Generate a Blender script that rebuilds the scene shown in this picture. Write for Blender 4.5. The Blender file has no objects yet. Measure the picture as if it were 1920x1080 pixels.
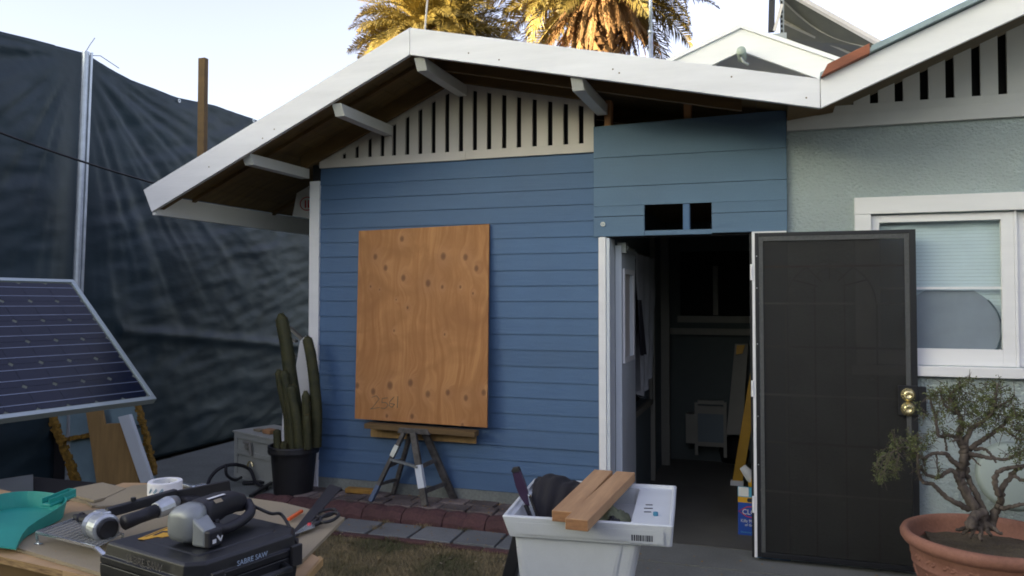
import bpy, math, random
from math import sin, cos, pi, radians, sqrt
from mathutils import Vector, Matrix, noise
random.seed(7)
scene = bpy.context.scene
COL = scene.collection

# ------------------------------------------------------------------ camera
FPX, YAW, PIT, EYE = 1490.0, radians(18.55), radians(1.7), 1.65
PPX, PPY = 960.0, 555.0 - 1490.0 * math.tan(PIT)
cd = bpy.data.cameras.new('camera'); cam = bpy.data.objects.new('camera', cd); COL.objects.link(cam)
cam.location = (0, 0, EYE); cam.rotation_euler = (radians(90) + PIT, 0, YAW)
cd.sensor_width = 36.0; cd.lens = 36.0 * FPX / 1920.0; cd.shift_y = (PPY - 540.0) / 1920.0
cd.clip_start = 0.05; cd.clip_end = 2000
scene.camera = cam

# ------------------------------------------------------------------ sky and sun
SUN_EL, SUN_AZ = radians(7.0), radians(-140.0)         # azimuth from +Y, positive towards +X
SKY_STRENGTH, SUN_STRENGTH, EXPOSURE = 0.15, 5.0, 2.20
world = bpy.data.worlds.new('World'); scene.world = world; world.use_nodes = True
wn = world.node_tree; wn.nodes.clear()
wo = wn.nodes.new('ShaderNodeOutputWorld'); bg = wn.nodes.new('ShaderNodeBackground')
sk = wn.nodes.new('ShaderNodeTexSky'); sk.sky_type = 'NISHITA'; sk.sun_disc = False
sk.sun_elevation = SUN_EL; sk.sun_rotation = SUN_AZ; sk.air_density = 1.0; sk.dust_density = 2.0; sk.ozone_density = 1.5
hs = wn.nodes.new('ShaderNodeHueSaturation'); hs.inputs['Saturation'].default_value = 0.62; hs.inputs['Hue'].default_value = 0.548
wn.links.new(sk.outputs[0], hs.inputs['Color']); wn.links.new(hs.outputs[0], bg.inputs['Color'])
bg.inputs['Strength'].default_value = SKY_STRENGTH
wn.links.new(bg.outputs[0], wo.inputs['Surface'])
sl = bpy.data.lights.new('sun', 'SUN'); sl.energy = SUN_STRENGTH; sl.angle = radians(0.5); sl.color = (1.0, 0.76, 0.46)
so = bpy.data.objects.new('sun', sl); COL.objects.link(so)
sd = Vector((sin(SUN_AZ) * cos(SUN_EL), cos(SUN_AZ) * cos(SUN_EL), sin(SUN_EL)))
so.rotation_euler = sd.to_track_quat('Z', 'Y').to_euler(); so.location = sd * 50
scene.view_settings.view_transform = 'Standard'; scene.view_settings.look = 'None'
scene.view_settings.exposure = EXPOSURE; scene.view_settings.gamma = 1.0; scene.view_settings.use_curve_mapping = False
scene.render.engine = 'CYCLES'; scene.cycles.filter_width = 1.8

# ------------------------------------------------------------------ survey helper: where a sight line meets a plane of the place
FW = Vector((-sin(YAW) * cos(PIT), cos(YAW) * cos(PIT), sin(PIT))); RT = Vector((cos(YAW), sin(YAW), 0)); UP = RT.cross(FW)
def P(px, py, ax, val):
    d = FW + RT * ((px - PPX) / FPX) - UP * ((py - PPY) / FPX)
    k = 'xyz'.index(ax); o = Vector((0, 0, EYE)); return o + d * ((val - o[k]) / d[k])

# ------------------------------------------------------------------ materials
def lin(c):
    return tuple((x / 12.92 if x <= 0.04045 else ((x + 0.055) / 1.055) ** 2.4) for x in c)
def rgb(r, g, b): return lin((r / 255, g / 255, b / 255))
def pm(name, c, rough=0.6, metal=0.0, var=0.15, scale=4.0, stretch=(1, 1, 1), bump=0.1, bscale=60.0, bstretch=None,
       dist=0.002, rand=0.0, c2=None, spec=0.5, fine=0.0, fscale=300, coat=0.0, thresh=None, kind='noise'):
    m = bpy.data.materials.new(name); m.use_nodes = True; t = m.node_tree; N = t.nodes; L = t.links
    b = N['Principled BSDF']; tc = N.new('ShaderNodeTexCoord')
    b.inputs['Roughness'].default_value = rough; b.inputs['Metallic'].default_value = metal
    b.inputs['Specular IOR Level'].default_value = spec; b.inputs['Coat Weight'].default_value = coat
    mp = N.new('ShaderNodeMapping'); mp.inputs['Scale'].default_value = stretch; L.new(tc.outputs['Object'], mp.inputs['Vector'])
    n1 = N.new('ShaderNodeTexNoise'); n1.inputs['Scale'].default_value = scale; n1.inputs['Detail'].default_value = 6; n1.inputs['Roughness'].default_value = 0.6
    L.new(mp.outputs[0], n1.inputs['Vector'])
    mr = N.new('ShaderNodeMapRange'); mr.inputs['From Min'].default_value = 0.3; mr.inputs['From Max'].default_value = 0.7
    if thresh: mr.inputs['From Min'].default_value = thresh[0]; mr.inputs['From Max'].default_value = thresh[1]
    L.new(n1.outputs['Fac'], mr.inputs['Value'])
    mx = N.new('ShaderNodeMix'); mx.data_type = 'RGBA'
    L.new(mr.outputs[0], mx.inputs[0])
    ca = tuple(max(0, x * (1 - var)) for x in c); cb = c2 if c2 else tuple(min(1, x * (1 + var)) for x in c)
    mx.inputs[6].default_value = (*ca, 1); mx.inputs[7].default_value = (*cb, 1)
    out = mx.outputs[2]
    if fine > 0:
        n3 = N.new('ShaderNodeTexNoise'); n3.inputs['Scale'].default_value = fscale; n3.inputs['Detail'].default_value = 3
        L.new(mp.outputs[0], n3.inputs['Vector'])
        m3 = N.new('ShaderNodeMapRange'); m3.inputs['From Min'].default_value = 0.3; m3.inputs['From Max'].default_value = 0.7
        m3.inputs['To Min'].default_value = 1 - fine; m3.inputs['To Max'].default_value = 1 + fine
        L.new(n3.outputs['Fac'], m3.inputs['Value'])
        vm = N.new('ShaderNodeVectorMath'); vm.operation = 'SCALE'; L.new(out, vm.inputs[0]); L.new(m3.outputs[0], vm.inputs['Scale']); out = vm.outputs[0]
    if rand > 0:
        oi = N.new('ShaderNodeObjectInfo'); m4 = N.new('ShaderNodeMapRange')
        m4.inputs['To Min'].default_value = 1 - rand; m4.inputs['To Max'].default_value = 1 + rand
        L.new(oi.outputs['Random'], m4.inputs['Value'])
        vm = N.new('ShaderNodeVectorMath'); vm.operation = 'SCALE'; L.new(out, vm.inputs[0]); L.new(m4.outputs[0], vm.inputs['Scale']); out = vm.outputs[0]
    L.new(out, b.inputs['Base Color'])
    if bump > 0:
        mp2 = N.new('ShaderNodeMapping'); mp2.inputs['Scale'].default_value = bstretch or stretch; L.new(tc.outputs['Object'], mp2.inputs['Vector'])
        n2 = N.new('ShaderNodeTexNoise'); n2.inputs['Scale'].default_value = bscale; n2.inputs['Detail'].default_value = 5
        n2.inputs['Distortion'].default_value = 0.6
        L.new(mp2.outputs[0], n2.inputs['Vector'])
        bp = N.new('ShaderNodeBump'); bp.inputs['Strength'].default_value = bump; bp.inputs['Distance'].default_value = dist
        L.new(n2.outputs['Fac'], bp.inputs['Height']); L.new(bp.outputs[0], b.inputs['Normal'])
        rr = N.new('ShaderNodeMapRange'); rr.inputs['To Min'].default_value = max(0, rough - 0.1); rr.inputs['To Max'].default_value = min(1, rough + 0.12)
        L.new(n1.outputs['Fac'], rr.inputs['Value']); L.new(rr.outputs[0], b.inputs['Roughness'])
    return m

M = {}
M['blueteal'] = pm('blue_header_paint', (0.098, 0.172, 0.262), 0.62, var=0.10, scale=1.3, bump=0.5, bscale=20, bstretch=(0.25, 1, 7), dist=0.003, rand=0.04, fine=0.05, fscale=180)
M['blue'] = pm('blue_paint', (0.068, 0.136, 0.250), 0.62, var=0.10, scale=1.3, bump=0.5, bscale=22, bstretch=(0.25, 1, 7), dist=0.0028, rand=0.05, fine=0.05, fscale=180)
M['white'] = pm('white_paint', (0.80, 0.80, 0.80), 0.5, var=0.05, scale=2.2, stretch=(0.4, 1, 3), bump=0.25, bscale=20, bstretch=(0.4, 1, 7), dist=0.003, rand=0.02)
M['primer'] = pm('white_primer', (0.78, 0.78, 0.79), 0.55, var=0.10, scale=2.0, stretch=(0.5, 1, 4), bump=0.3, bscale=18, bstretch=(0.3, 1, 8), dist=0.003)
M['offwhite'] = pm('offwhite_trim', (0.60, 0.56, 0.52), 0.6, var=0.06, scale=3, bump=0.2, bscale=15, bstretch=(5, 1, 0.4), dist=0.003, rand=0.04)
M['greytrim'] = pm('grey_white_trim', (0.60, 0.61, 0.59), 0.6, var=0.06, scale=3, bump=0.2, bscale=15, dist=0.003, rand=0.03)
M['rawwood'] = pm('raw_lumber', (0.42, 0.22, 0.10), 0.75, var=0.2, scale=3, stretch=(4, 4, 0.5), bump=0.2, bscale=30, bstretch=(5, 5, 0.5))
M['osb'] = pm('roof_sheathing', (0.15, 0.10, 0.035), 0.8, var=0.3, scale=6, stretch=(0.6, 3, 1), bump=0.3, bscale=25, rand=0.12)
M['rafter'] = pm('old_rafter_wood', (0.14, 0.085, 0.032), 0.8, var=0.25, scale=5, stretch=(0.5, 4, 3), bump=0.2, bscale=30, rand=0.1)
M['dark'] = pm('dark_cavity', (0.01, 0.01, 0.011), 0.9, bump=0)
M['shingle'] = pm('roof_shingle', (0.10, 0.11, 0.12), 0.9, var=0.3, scale=30, bump=0.5, bscale=80)
M['concrete'] = pm('concrete', (0.165, 0.17, 0.155), 0.85, var=0.2, scale=1.5, bump=0.35, bscale=70, dist=0.003, fine=0.12, fscale=90)
M['conc_pale'] = pm('pale_concrete', (0.17, 0.185, 0.17), 0.85, var=0.18, scale=3, bump=0.4, bscale=60, dist=0.004, fine=0.15, fscale=60)
M['floor'] = pm('interior_floor', (0.10, 0.097, 0.085), 0.7, var=0.25, scale=1.5, bump=0.2, bscale=40)
M['soil'] = pm('dry_soil', (0.085, 0.065, 0.040), 0.95, var=0.35, scale=6, bump=0.7, bscale=50, dist=0.01, fine=0.3, fscale=120)
M['lawnsoil'] = pm('lawn_thatch', (0.125, 0.105, 0.052), 0.95, var=0.35, scale=9, bump=0.8, bscale=90, dist=0.01, fine=0.35, fscale=160)
M['paver'] = pm('grey_paver', (0.17, 0.18, 0.18), 0.85, var=0.15, scale=4, bump=0.4, bscale=120, dist=0.002, rand=0.12, fine=0.2, fscale=160)
M['brick'] = pm('old_paver_brick', (0.115, 0.088, 0.080), 0.9, var=0.35, scale=7, bump=0.6, bscale=60, dist=0.004, rand=0.35, c2=(0.21, 0.17, 0.155), fine=0.2, fscale=70)
M['redbrick'] = pm('red_edging_concrete', (0.085, 0.040, 0.038), 0.9, var=0.25, scale=6, bump=0.6, bscale=60, dist=0.004, rand=0.15, fine=0.2, fscale=70)
M['blackplastic'] = pm('black_plastic', (0.012, 0.012, 0.014), 0.5, var=0.2, scale=10, bump=0.15, bscale=150, dist=0.0008)
M['toolblack'] = pm('black_tool_case', (0.008, 0.009, 0.011), 0.42, var=0.35, scale=8, bump=0.25, bscale=220, dist=0.0008, fine=0.2)
M['rubber'] = pm('dark_rubber', (0.011, 0.011, 0.015), 0.55, var=0.2, bump=0.1, bscale=120)
M['silver'] = pm('cast_aluminium', (0.50, 0.53, 0.54), 0.38, 0.75, var=0.12, scale=20, bump=0.2, bscale=120, dist=0.001)
M['greymetal'] = pm('worn_grey_housing', (0.26, 0.28, 0.28), 0.42, 0.4, var=0.12, scale=14, bump=0.15, bscale=150, dist=0.001)
M['galv'] = pm('galvanised_steel', (0.50, 0.54, 0.58), 0.42, 0.6, var=0.15, scale=12, bump=0.1, bscale=60)
M['whiteplastic'] = pm('white_moulded_plastic', (0.58, 0.61, 0.615), 0.4, var=0.09, scale=3, bump=0.2, bscale=260, dist=0.0006, fine=0.03)
M['lumber'] = pm('fresh_lumber', (0.40, 0.225, 0.105), 0.7, var=0.18, scale=6, stretch=(6, 0.5, 3), bump=0.25, bscale=40, bstretch=(8, 0.5, 3), c2=(0.50, 0.30, 0.15), dist=0.002)
M['endgrain'] = pm('lumber_end_grain', (0.30, 0.15, 0.065), 0.85, var=0.25, scale=30, stretch=(1, 1, 3), bump=0.3, bscale=90)
M['ply_top'] = pm('plywood_sheet', (0.40, 0.26, 0.13), 0.7, var=0.2, scale=4, stretch=(3, 0.6, 1), bump=0.2, bscale=30, bstretch=(6, 0.8, 1))
M['mdf'] = pm('tan_hardboard', (0.27, 0.225, 0.145), 0.75, var=0.07, scale=4, bump=0.12, bscale=200, dist=0.0008, fine=0.06, fscale=150)
M['plyedge'] = pm('plywood_edge', (0.24, 0.12, 0.05), 0.8, var=0.5, scale=18, stretch=(1, 1, 10), bump=0.3, bscale=60, c2=(0.42, 0.28, 0.12))
M['teal'] = pm('teal_plastic', (0.018, 0.27, 0.22), 0.45, var=0.08, scale=5, bump=0.1, bscale=120, dist=0.0008)
M['cellblue'] = pm('solar_cell', (0.006, 0.011, 0.028), 0.25, var=0.12, scale=5, bump=0, spec=0.35)
M['frame_al'] = pm('anodised_frame', (0.40, 0.47, 0.48), 0.4, 0.5, var=0.06, bump=0)
M['backsheet'] = pm('solar_back_sheet', (0.07, 0.07, 0.052), 0.6, var=0.2, scale=5, bump=0.1)
M['busbar'] = pm('busbar', (0.30, 0.35, 0.44), 0.35, 0.5, bump=0)
M['gridgold'] = pm('cell_gap_backsheet', (0.115, 0.13, 0.10), 0.5, bump=0)
M['yellow'] = pm('yellow_fibreglass', (0.55, 0.30, 0.015), 0.45, var=0.12, scale=9, bump=0.1)
M['gold'] = pm('polished_brass', (0.85, 0.72, 0.38), 0.22, 0.75, var=0.05, bump=0)
M['blackmetal'] = pm('black_door_metal', (0.014, 0.015, 0.018), 0.45, 0.2, var=0.2, bump=0.1)
M['terracotta'] = pm('terracotta', (0.26, 0.115, 0.070), 0.75, var=0.15, scale=5, bump=0.3, bscale=60, dist=0.002, c2=(0.36, 0.17, 0.115), fine=0.08, fscale=80)
M['bark'] = pm('bonsai_bark', (0.060, 0.047, 0.036), 0.9, var=0.4, scale=25, stretch=(1, 1, 0.4), bump=0.9, bscale=60, bstretch=(1.5, 1.5, 0.4), dist=0.008, c2=(0.16, 0.13, 0.105))
M['leaf'] = pm('small_green_leaf', (0.085, 0.115, 0.028), 0.5, var=0.5, scale=9, bump=0, c2=(0.16, 0.18, 0.055))
M['cactus'] = pm('cactus_skin', (0.034, 0.042, 0.013), 0.7, var=0.35, scale=14, bump=0.6, bscale=70, dist=0.006, c2=(0.065, 0.062, 0.020))
M['cactustip'] = pm('cactus_spines', (0.15, 0.10, 0.025), 0.8, var=0.3, bump=0)
M['beigebox'] = pm('beige_painted_wood', (0.36, 0.37, 0.33), 0.7, var=0.12, scale=5, bump=0.2, bscale=40)
M['foam'] = pm('blue_foam_board', (0.20, 0.30, 0.34), 0.8, var=0.16, scale=6, bump=0.4, bscale=120, dist=0.002)
M['foamedge'] = pm('yellow_foam_edge', (0.24, 0.135, 0.018), 0.85, var=0.5, scale=30, bump=0.8, bscale=60, dist=0.008)
M['plywarm'] = pm('leaning_plywood', (0.36, 0.225, 0.085), 0.75, var=0.2, scale=5, stretch=(4, 4, 0.6), bump=0.2, bscale=30)
M['purple'] = pm('purple_handle', (0.032, 0.014, 0.045), 0.4, var=0.2, bump=0)
M['blackcloth'] = pm('black_cloth', (0.013, 0.012, 0.014), 0.9, var=0.2, bump=0.5, bscale=160, dist=0.001)
M['greycloth'] = pm('grey_rag', (0.16, 0.185, 0.21), 0.9, var=0.3, scale=10, bump=0.6, bscale=90, dist=0.004)
M['greencloth'] = pm('olive_work_glove', (0.16, 0.175, 0.105), 0.9, var=0.35, scale=14, bump=0.6, bscale=90, dist=0.004)
M['orange'] = pm('orange_plastic', (0.62, 0.10, 0.02), 0.4, bump=0)
M['amber'] = pm('yellow_label', (0.62, 0.33, 0.015), 0.5, var=0.06, bump=0)
M['paper'] = pm('white_label', (0.70, 0.71, 0.70), 0.6, var=0.04, bump=0)
M['ink'] = pm('dark_print', (0.025, 0.028, 0.035), 0.7, bump=0)
M['pencil'] = pm('pencil_marking', (0.17, 0.125, 0.07), 0.8, bump=0)
M['paleink'] = pm('pale_print', (0.30, 0.38, 0.48), 0.6, bump=0)
M['tealink'] = pm('teal_print', (0.05, 0.20, 0.30), 0.6, bump=0)
M['boxblue'] = pm('blue_carton', (0.018, 0.07, 0.36), 0.4, var=0.06, bump=0)
M['boxcyan'] = pm('light_blue_carton', (0.08, 0.34, 0.52), 0.4, bump=0)
M['boxred'] = pm('red_print', (0.55, 0.02, 0.03), 0.4, bump=0)
M['steel'] = pm('bright_steel', (0.62, 0.66, 0.70), 0.25, 0.9, var=0.05, bump=0)
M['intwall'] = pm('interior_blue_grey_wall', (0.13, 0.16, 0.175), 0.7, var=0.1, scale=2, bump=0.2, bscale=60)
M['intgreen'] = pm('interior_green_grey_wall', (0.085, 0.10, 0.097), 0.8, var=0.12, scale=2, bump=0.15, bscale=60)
M['inttrim'] = pm('interior_trim', (0.22, 0.21, 0.18), 0.6, var=0.1, bump=0.1)
M['doorwhite'] = pm('white_door_paint', (0.62, 0.67, 0.71), 0.45, var=0.04, bump=0.1, bscale=90)
M['curtain'] = pm('pale_draped_sheet', (0.38, 0.39, 0.41), 0.85, var=0.12, scale=6, bump=0.3, bscale=30)
M['shade'] = pm('grey_sunshade_fabric', (0.36, 0.36, 0.40), 0.6, var=0.1, scale=5, bump=0.3, bscale=200, dist=0.001)
M['blind'] = pm('white_blind', (0.80, 0.84, 0.86), 0.6, var=0.05, bump=0.15)
M['rolled'] = pm('roof_roll_blue_grey', (0.30, 0.38, 0.40), 0.8, var=0.2, scale=12, bump=0.5, bscale=40)
M['rustwood'] = pm('bare_red_brown_wood', (0.28, 0.10, 0.055), 0.8, var=0.25, scale=10, stretch=(0.5, 2, 2), bump=0.3, bscale=40)
M['frond'] = pm('palm_frond_green', (0.18, 0.15, 0.035), 0.5, var=0.45, scale=0.9, bump=0, c2=(0.38, 0.29, 0.08), rand=0.3)
M['dryfrond'] = pm('palm_frond_dry', (0.26, 0.14, 0.055), 0.7, var=0.35, scale=1.2, bump=0, c2=(0.40, 0.24, 0.11), rand=0.3)
M['palmtrunk'] = pm('palm_trunk', (0.15, 0.085, 0.042), 0.9, var=0.5, scale=6, bump=1.0, bscale=8, dist=0.08, c2=(0.24, 0.14, 0.07))
M['stucco_far'] = pm('far_render', (0.40, 0.36, 0.31), 0.9, var=0.1, scale=1, bump=0.2)
M['cable'] = pm('black_cable', (0.01, 0.01, 0.011), 0.6, bump=0)
M['stoolwood'] = pm('weathered_dark_metal', (0.075, 0.068, 0.062), 0.55, 0.3, var=0.4, scale=18, bump=0.3, bscale=60, c2=(0.14, 0.13, 0.12))
M['paleblue'] = pm('blue_grip', (0.09, 0.13, 0.21), 0.5, var=0.1, bump=0)
M['leather'] = pm('yellow_brown_wood_scrap', (0.30, 0.16, 0.03), 0.8, var=0.3, scale=16, bump=0.4, bscale=50)
M['blocker_hedge'] = pm('blocker_leaves', (0.035, 0.05, 0.018), 0.8, var=0.5, scale=8, bump=1, bscale=14, dist=.05)
M['mint'] = pm('pale_mint_plastic', (0.34, 0.40, 0.35), 0.5, var=0.05, bump=0)
def glassm(name, tint, rough=0.02, alpha=0.3):
    m = bpy.data.materials.new(name); m.use_nodes = True; t = m.node_tree; N = t.nodes; L = t.links; N.clear()
    o = N.new('ShaderNodeOutputMaterial'); g = N.new('ShaderNodeBsdfGlossy'); g.inputs['Roughness'].default_value = rough
    tr = N.new('ShaderNodeBsdfTransparent'); tr.inputs[0].default_value = (*tint, 1)
    fr = N.new('ShaderNodeFresnel'); gg = N.new('ShaderNodeNewGeometry'); im = N.new('ShaderNodeMapRange'); im.inputs['To Min'].default_value = 1.5; im.inputs['To Max'].default_value = 1 / 1.5; L.new(gg.outputs['Backfacing'], im.inputs['Value']); L.new(im.outputs[0], fr.inputs[0])
    ad = N.new('ShaderNodeMath'); ad.operation = 'MULTIPLY_ADD'; ad.inputs[1].default_value = 1.0; ad.inputs[2].default_value = 0.0
    mx = N.new('ShaderNodeMixShader'); L.new(fr.outputs[0], ad.inputs[0]); L.new(ad.outputs[0], mx.inputs[0])
    L.new(tr.outputs[0], mx.inputs[1]); L.new(g.outputs[0], mx.inputs[2]); L.new(mx.outputs[0], o.inputs[0]); return m
M['glass'] = glassm('window_glass', (0.92, 0.96, 0.97))
def stucco():
    m = pm('mint_stucco', (0.49, 0.575, 0.575), 0.85, var=0.10, scale=1.6, bump=0)
    t = m.node_tree; N = t.nodes; L = t.links; b = N['Principled BSDF']
    tc = N.new('ShaderNodeTexCoord'); n = N.new('ShaderNodeTexNoise'); n.inputs['Scale'].default_value = 46; n.inputs['Detail'].default_value = 4; n.inputs['Distortion'].default_value = 0.2; n.inputs['Roughness'].default_value = 0.65
    mp = N.new('ShaderNodeMapping'); mp.inputs['Scale'].default_value = (1, 1, 1.3)
    L.new(tc.outputs['Object'], mp.inputs[0]); L.new(mp.outputs[0], n.inputs['Vector'])
    cr = N.new('ShaderNodeMapRange'); cr.inputs['From Min'].default_value = 0.36; cr.inputs['From Max'].default_value = 0.66
    L.new(n.outputs['Fac'], cr.inputs['Value'])
    bp = N.new('ShaderNodeBump'); bp.inputs['Strength'].default_value = 1.0; bp.inputs['Distance'].default_value = 0.010
    L.new(cr.outputs[0], bp.inputs['Height']); L.new(bp.outputs[0], b.inputs['Normal']); b.inputs['Roughness'].default_value = 0.85
    return m
M['stucco'] = stucco()
def tarpmat():
    m = pm('blue_grey_tarp', (0.020, 0.036, 0.046), 0.6, var=0.3, scale=1.1, bump=0, spec=0.6)
    t = m.node_tree; N = t.nodes; L = t.links; b = N['Principled BSDF']; tc = N.new('ShaderNodeTexCoord')
    prev = None
    for sc, st, di in ((2.2, 0.2, 0.02), (9, 0.22, 0.006), (40, 0.25, 0.0015)):
        mp = N.new('ShaderNodeMapping'); mp.inputs['Rotation'].default_value = (0.5, 0, 0); mp.inputs['Scale'].default_value = (1, 0.55, 1.5)
        L.new(tc.outputs['Object'], mp.inputs[0])
        n = N.new('ShaderNodeTexNoise'); n.inputs['Scale'].default_value = sc; n.inputs['Detail'].default_value = 4; n.inputs['Distortion'].default_value = 0.9
        L.new(mp.outputs[0], n.inputs['Vector']); bp = N.new('ShaderNodeBump'); bp.inputs['Strength'].default_value = st; bp.inputs['Distance'].default_value = di
        L.new(n.outputs['Fac'], bp.inputs['Height'])
        if prev: L.new(prev.outputs[0], bp.inputs['Normal'])
        prev = bp
    L.new(prev.outputs[0], b.inputs['Normal']); b.inputs['Roughness'].default_value = 0.5; b.inputs['Specular IOR Level'].default_value = 0.3
    return m
M['tarp'] = tarpmat()
def meshmat(name, col, alpha, rough=0.6):
    m = bpy.data.materials.new(name); m.use_nodes = True; t = m.node_tree; N = t.nodes; L = t.links
    b = N['Principled BSDF']; b.inputs['Base Color'].default_value = (*col, 1); b.inputs['Roughness'].default_value = rough
    tc = N.new('ShaderNodeTexCoord'); w = N.new('ShaderNodeTexNoise'); w.inputs['Scale'].default_value = 3; L.new(tc.outputs['Object'], w.inputs[0])
    mr = N.new('ShaderNodeMapRange'); mr.inputs['To Min'].default_value = alpha - 0.06; mr.inputs['To Max'].default_value = alpha + 0.06
    L.new(w.outputs['Fac'], mr.inputs['Value']); L.new(mr.outputs[0], b.inputs['Alpha']); return m
M['screen'] = meshmat('door_screen_mesh', (0.013, 0.0125, 0.011), 0.69)
M['perf'] = pm('perforated_frame', (0.075, 0.078, 0.078), 0.6, var=0.25, scale=90, bump=0.5, bscale=400, dist=0.002, fine=0.5, fscale=500)
M['wiremesh'] = meshmat('fine_wire_grid', (0.25, 0.26, 0.24), 0.42)

def plywood_board(name, W, Hh, knots, origin_x, base=(0.43, 0.195, 0.062)):
    m = bpy.data.materials.new(name); m.use_nodes = True; t = m.node_tree; N = t.nodes; L = t.links
    b = N['Principled BSDF']; b.inputs['Roughness'].default_value = 0.68
    tc = N.new('ShaderNodeTexCoord'); sep = N.new('ShaderNodeSeparateXYZ'); L.new(tc.outputs['Object'], sep.inputs[0])
    cmb = N.new('ShaderNodeCombineXYZ'); L.new(sep.outputs[0], cmb.inputs[0]); L.new(sep.outputs[2], cmb.inputs[2])
    def math_(op, a, b_=None, c_=None):
        n = N.new('ShaderNodeMath'); n.operation = op
        for i, v in enumerate((a, b_, c_)):
            if v is None: continue
            if isinstance(v, (int, float)): n.inputs[i].default_value = v
            else: L.new(v, n.inputs[i])
        return n.outputs[0]
    # distance to each knot: dark centre and a pale halo, and the grain bends round it
    core = None; halo = None
    for kx, kz, kr in knots:
        vs = N.new('ShaderNodeVectorMath'); vs.operation = 'SUBTRACT'; L.new(cmb.outputs[0], vs.inputs[0]); vs.inputs[1].default_value = (kx, 0, kz)
        vm = N.new('ShaderNodeVectorMath'); vm.operation = 'MULTIPLY'; L.new(vs.outputs[0], vm.inputs[0]); vm.inputs[1].default_value = (1, 1, 0.72)
        ln = N.new('ShaderNodeVectorMath'); ln.operation = 'LENGTH'; L.new(vm.outputs[0], ln.inputs[0])
        q = math_('DIVIDE', ln.outputs['Value'], kr)
        e1 = math_('MAXIMUM', math_('SUBTRACT', 1.0, math_('POWER', q, 3.0)), 0.0)
        e2 = math_('DIVIDE', 1.0, math_('ADD', 1.0, math_('POWER', math_('MULTIPLY', q, 0.42), 4.0)))
        core = e1 if core is None else math_('MAXIMUM', core, e1)
        halo = e2 if halo is None else math_('ADD', halo, e2)
    halo = math_('MINIMUM', halo, 1.0)
    n1 = N.new('ShaderNodeTexNoise'); n1.inputs['Scale'].default_value = 1.0; n1.inputs['Detail'].default_value = 3
    mp = N.new('ShaderNodeMapping'); mp.inputs['Scale'].default_value = (2.2, 1, 0.8); L.new(cmb.outputs[0], mp.inputs[0]); L.new(mp.outputs[0], n1.inputs['Vector'])
    gx = math_('MULTIPLY_ADD', n1.outputs['Fac'], 0.5, sep.outputs[0]); gx = math_('MULTIPLY_ADD', halo, 0.06, gx)
    c2 = N.new('ShaderNodeCombineXYZ'); L.new(gx, c2.inputs[0]); L.new(math_('MULTIPLY', sep.outputs[2], 0.045), c2.inputs[2])
    n2 = N.new('ShaderNodeTexNoise'); n2.inputs['Scale'].default_value = 26; n2.inputs['Detail'].default_value = 7; n2.inputs['Roughness'].default_value = 0.7; L.new(c2.outputs[0], n2.inputs['Vector'])
    n3 = N.new('ShaderNodeTexNoise'); n3.inputs['Scale'].default_value = 3.6; n3.inputs['Detail'].default_value = 7; n3.inputs['Distortion'].default_value = 1.2; L.new(cmb.outputs[0], n3.inputs['Vector'])
    mr = N.new('ShaderNodeMapRange'); mr.inputs['From Min'].default_value = 0.38; mr.inputs['From Max'].default_value = 0.60; L.new(n2.outputs['Fac'], mr.inputs['Value'])
    mx = N.new('ShaderNodeMix'); mx.data_type = 'RGBA'; L.new(mr.outputs[0], mx.inputs[0])
    mx.inputs[6].default_value = (base[0] * 0.82, base[1] * 0.74, base[2] * 0.66, 1); mx.inputs[7].default_value = (base[0] * 1.14, base[1] * 1.2, base[2] * 1.25, 1)
    m2 = N.new('ShaderNodeMix'); m2.data_type = 'RGBA'; mrb = N.new('ShaderNodeMapRange'); mrb.inputs['From Min'].default_value = 0.4; mrb.inputs['From Max'].default_value = 0.7; mrb.inputs['To Max'].default_value = 0.85
    L.new(n3.outputs['Fac'], mrb.inputs['Value']); L.new(mrb.outputs[0], m2.inputs[0]); L.new(mx.outputs[2], m2.inputs[6]); m2.inputs[7].default_value = (base[0] * 0.72, base[1] * 0.66, base[2] * 0.6, 1)
    m3 = N.new('ShaderNodeMix'); m3.data_type = 'RGBA'; L.new(math_('MULTIPLY', halo, math_('MULTIPLY', n1.outputs['Fac'], 0.62)), m3.inputs[0]); L.new(m2.outputs[2], m3.inputs[6]); m3.inputs[7].default_value = (0.47, 0.235, 0.10, 1)
    m4 = N.new('ShaderNodeMix'); m4.data_type = 'RGBA'; L.new(math_('MULTIPLY', core, 0.7), m4.inputs[0]); L.new(m3.outputs[2], m4.inputs[6]); m4.inputs[7].default_value = (0.10, 0.038, 0.016, 1)
    L.new(m4.outputs[2], b.inputs['Base Color'])
    bp = N.new('ShaderNodeBump'); bp.inputs['Strength'].default_value = 0.25; bp.inputs['Distance'].default_value = 0.002; L.new(n2.outputs['Fac'], bp.inputs['Height']); L.new(bp.outputs[0], b.inputs['Normal'])
    return m

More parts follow.
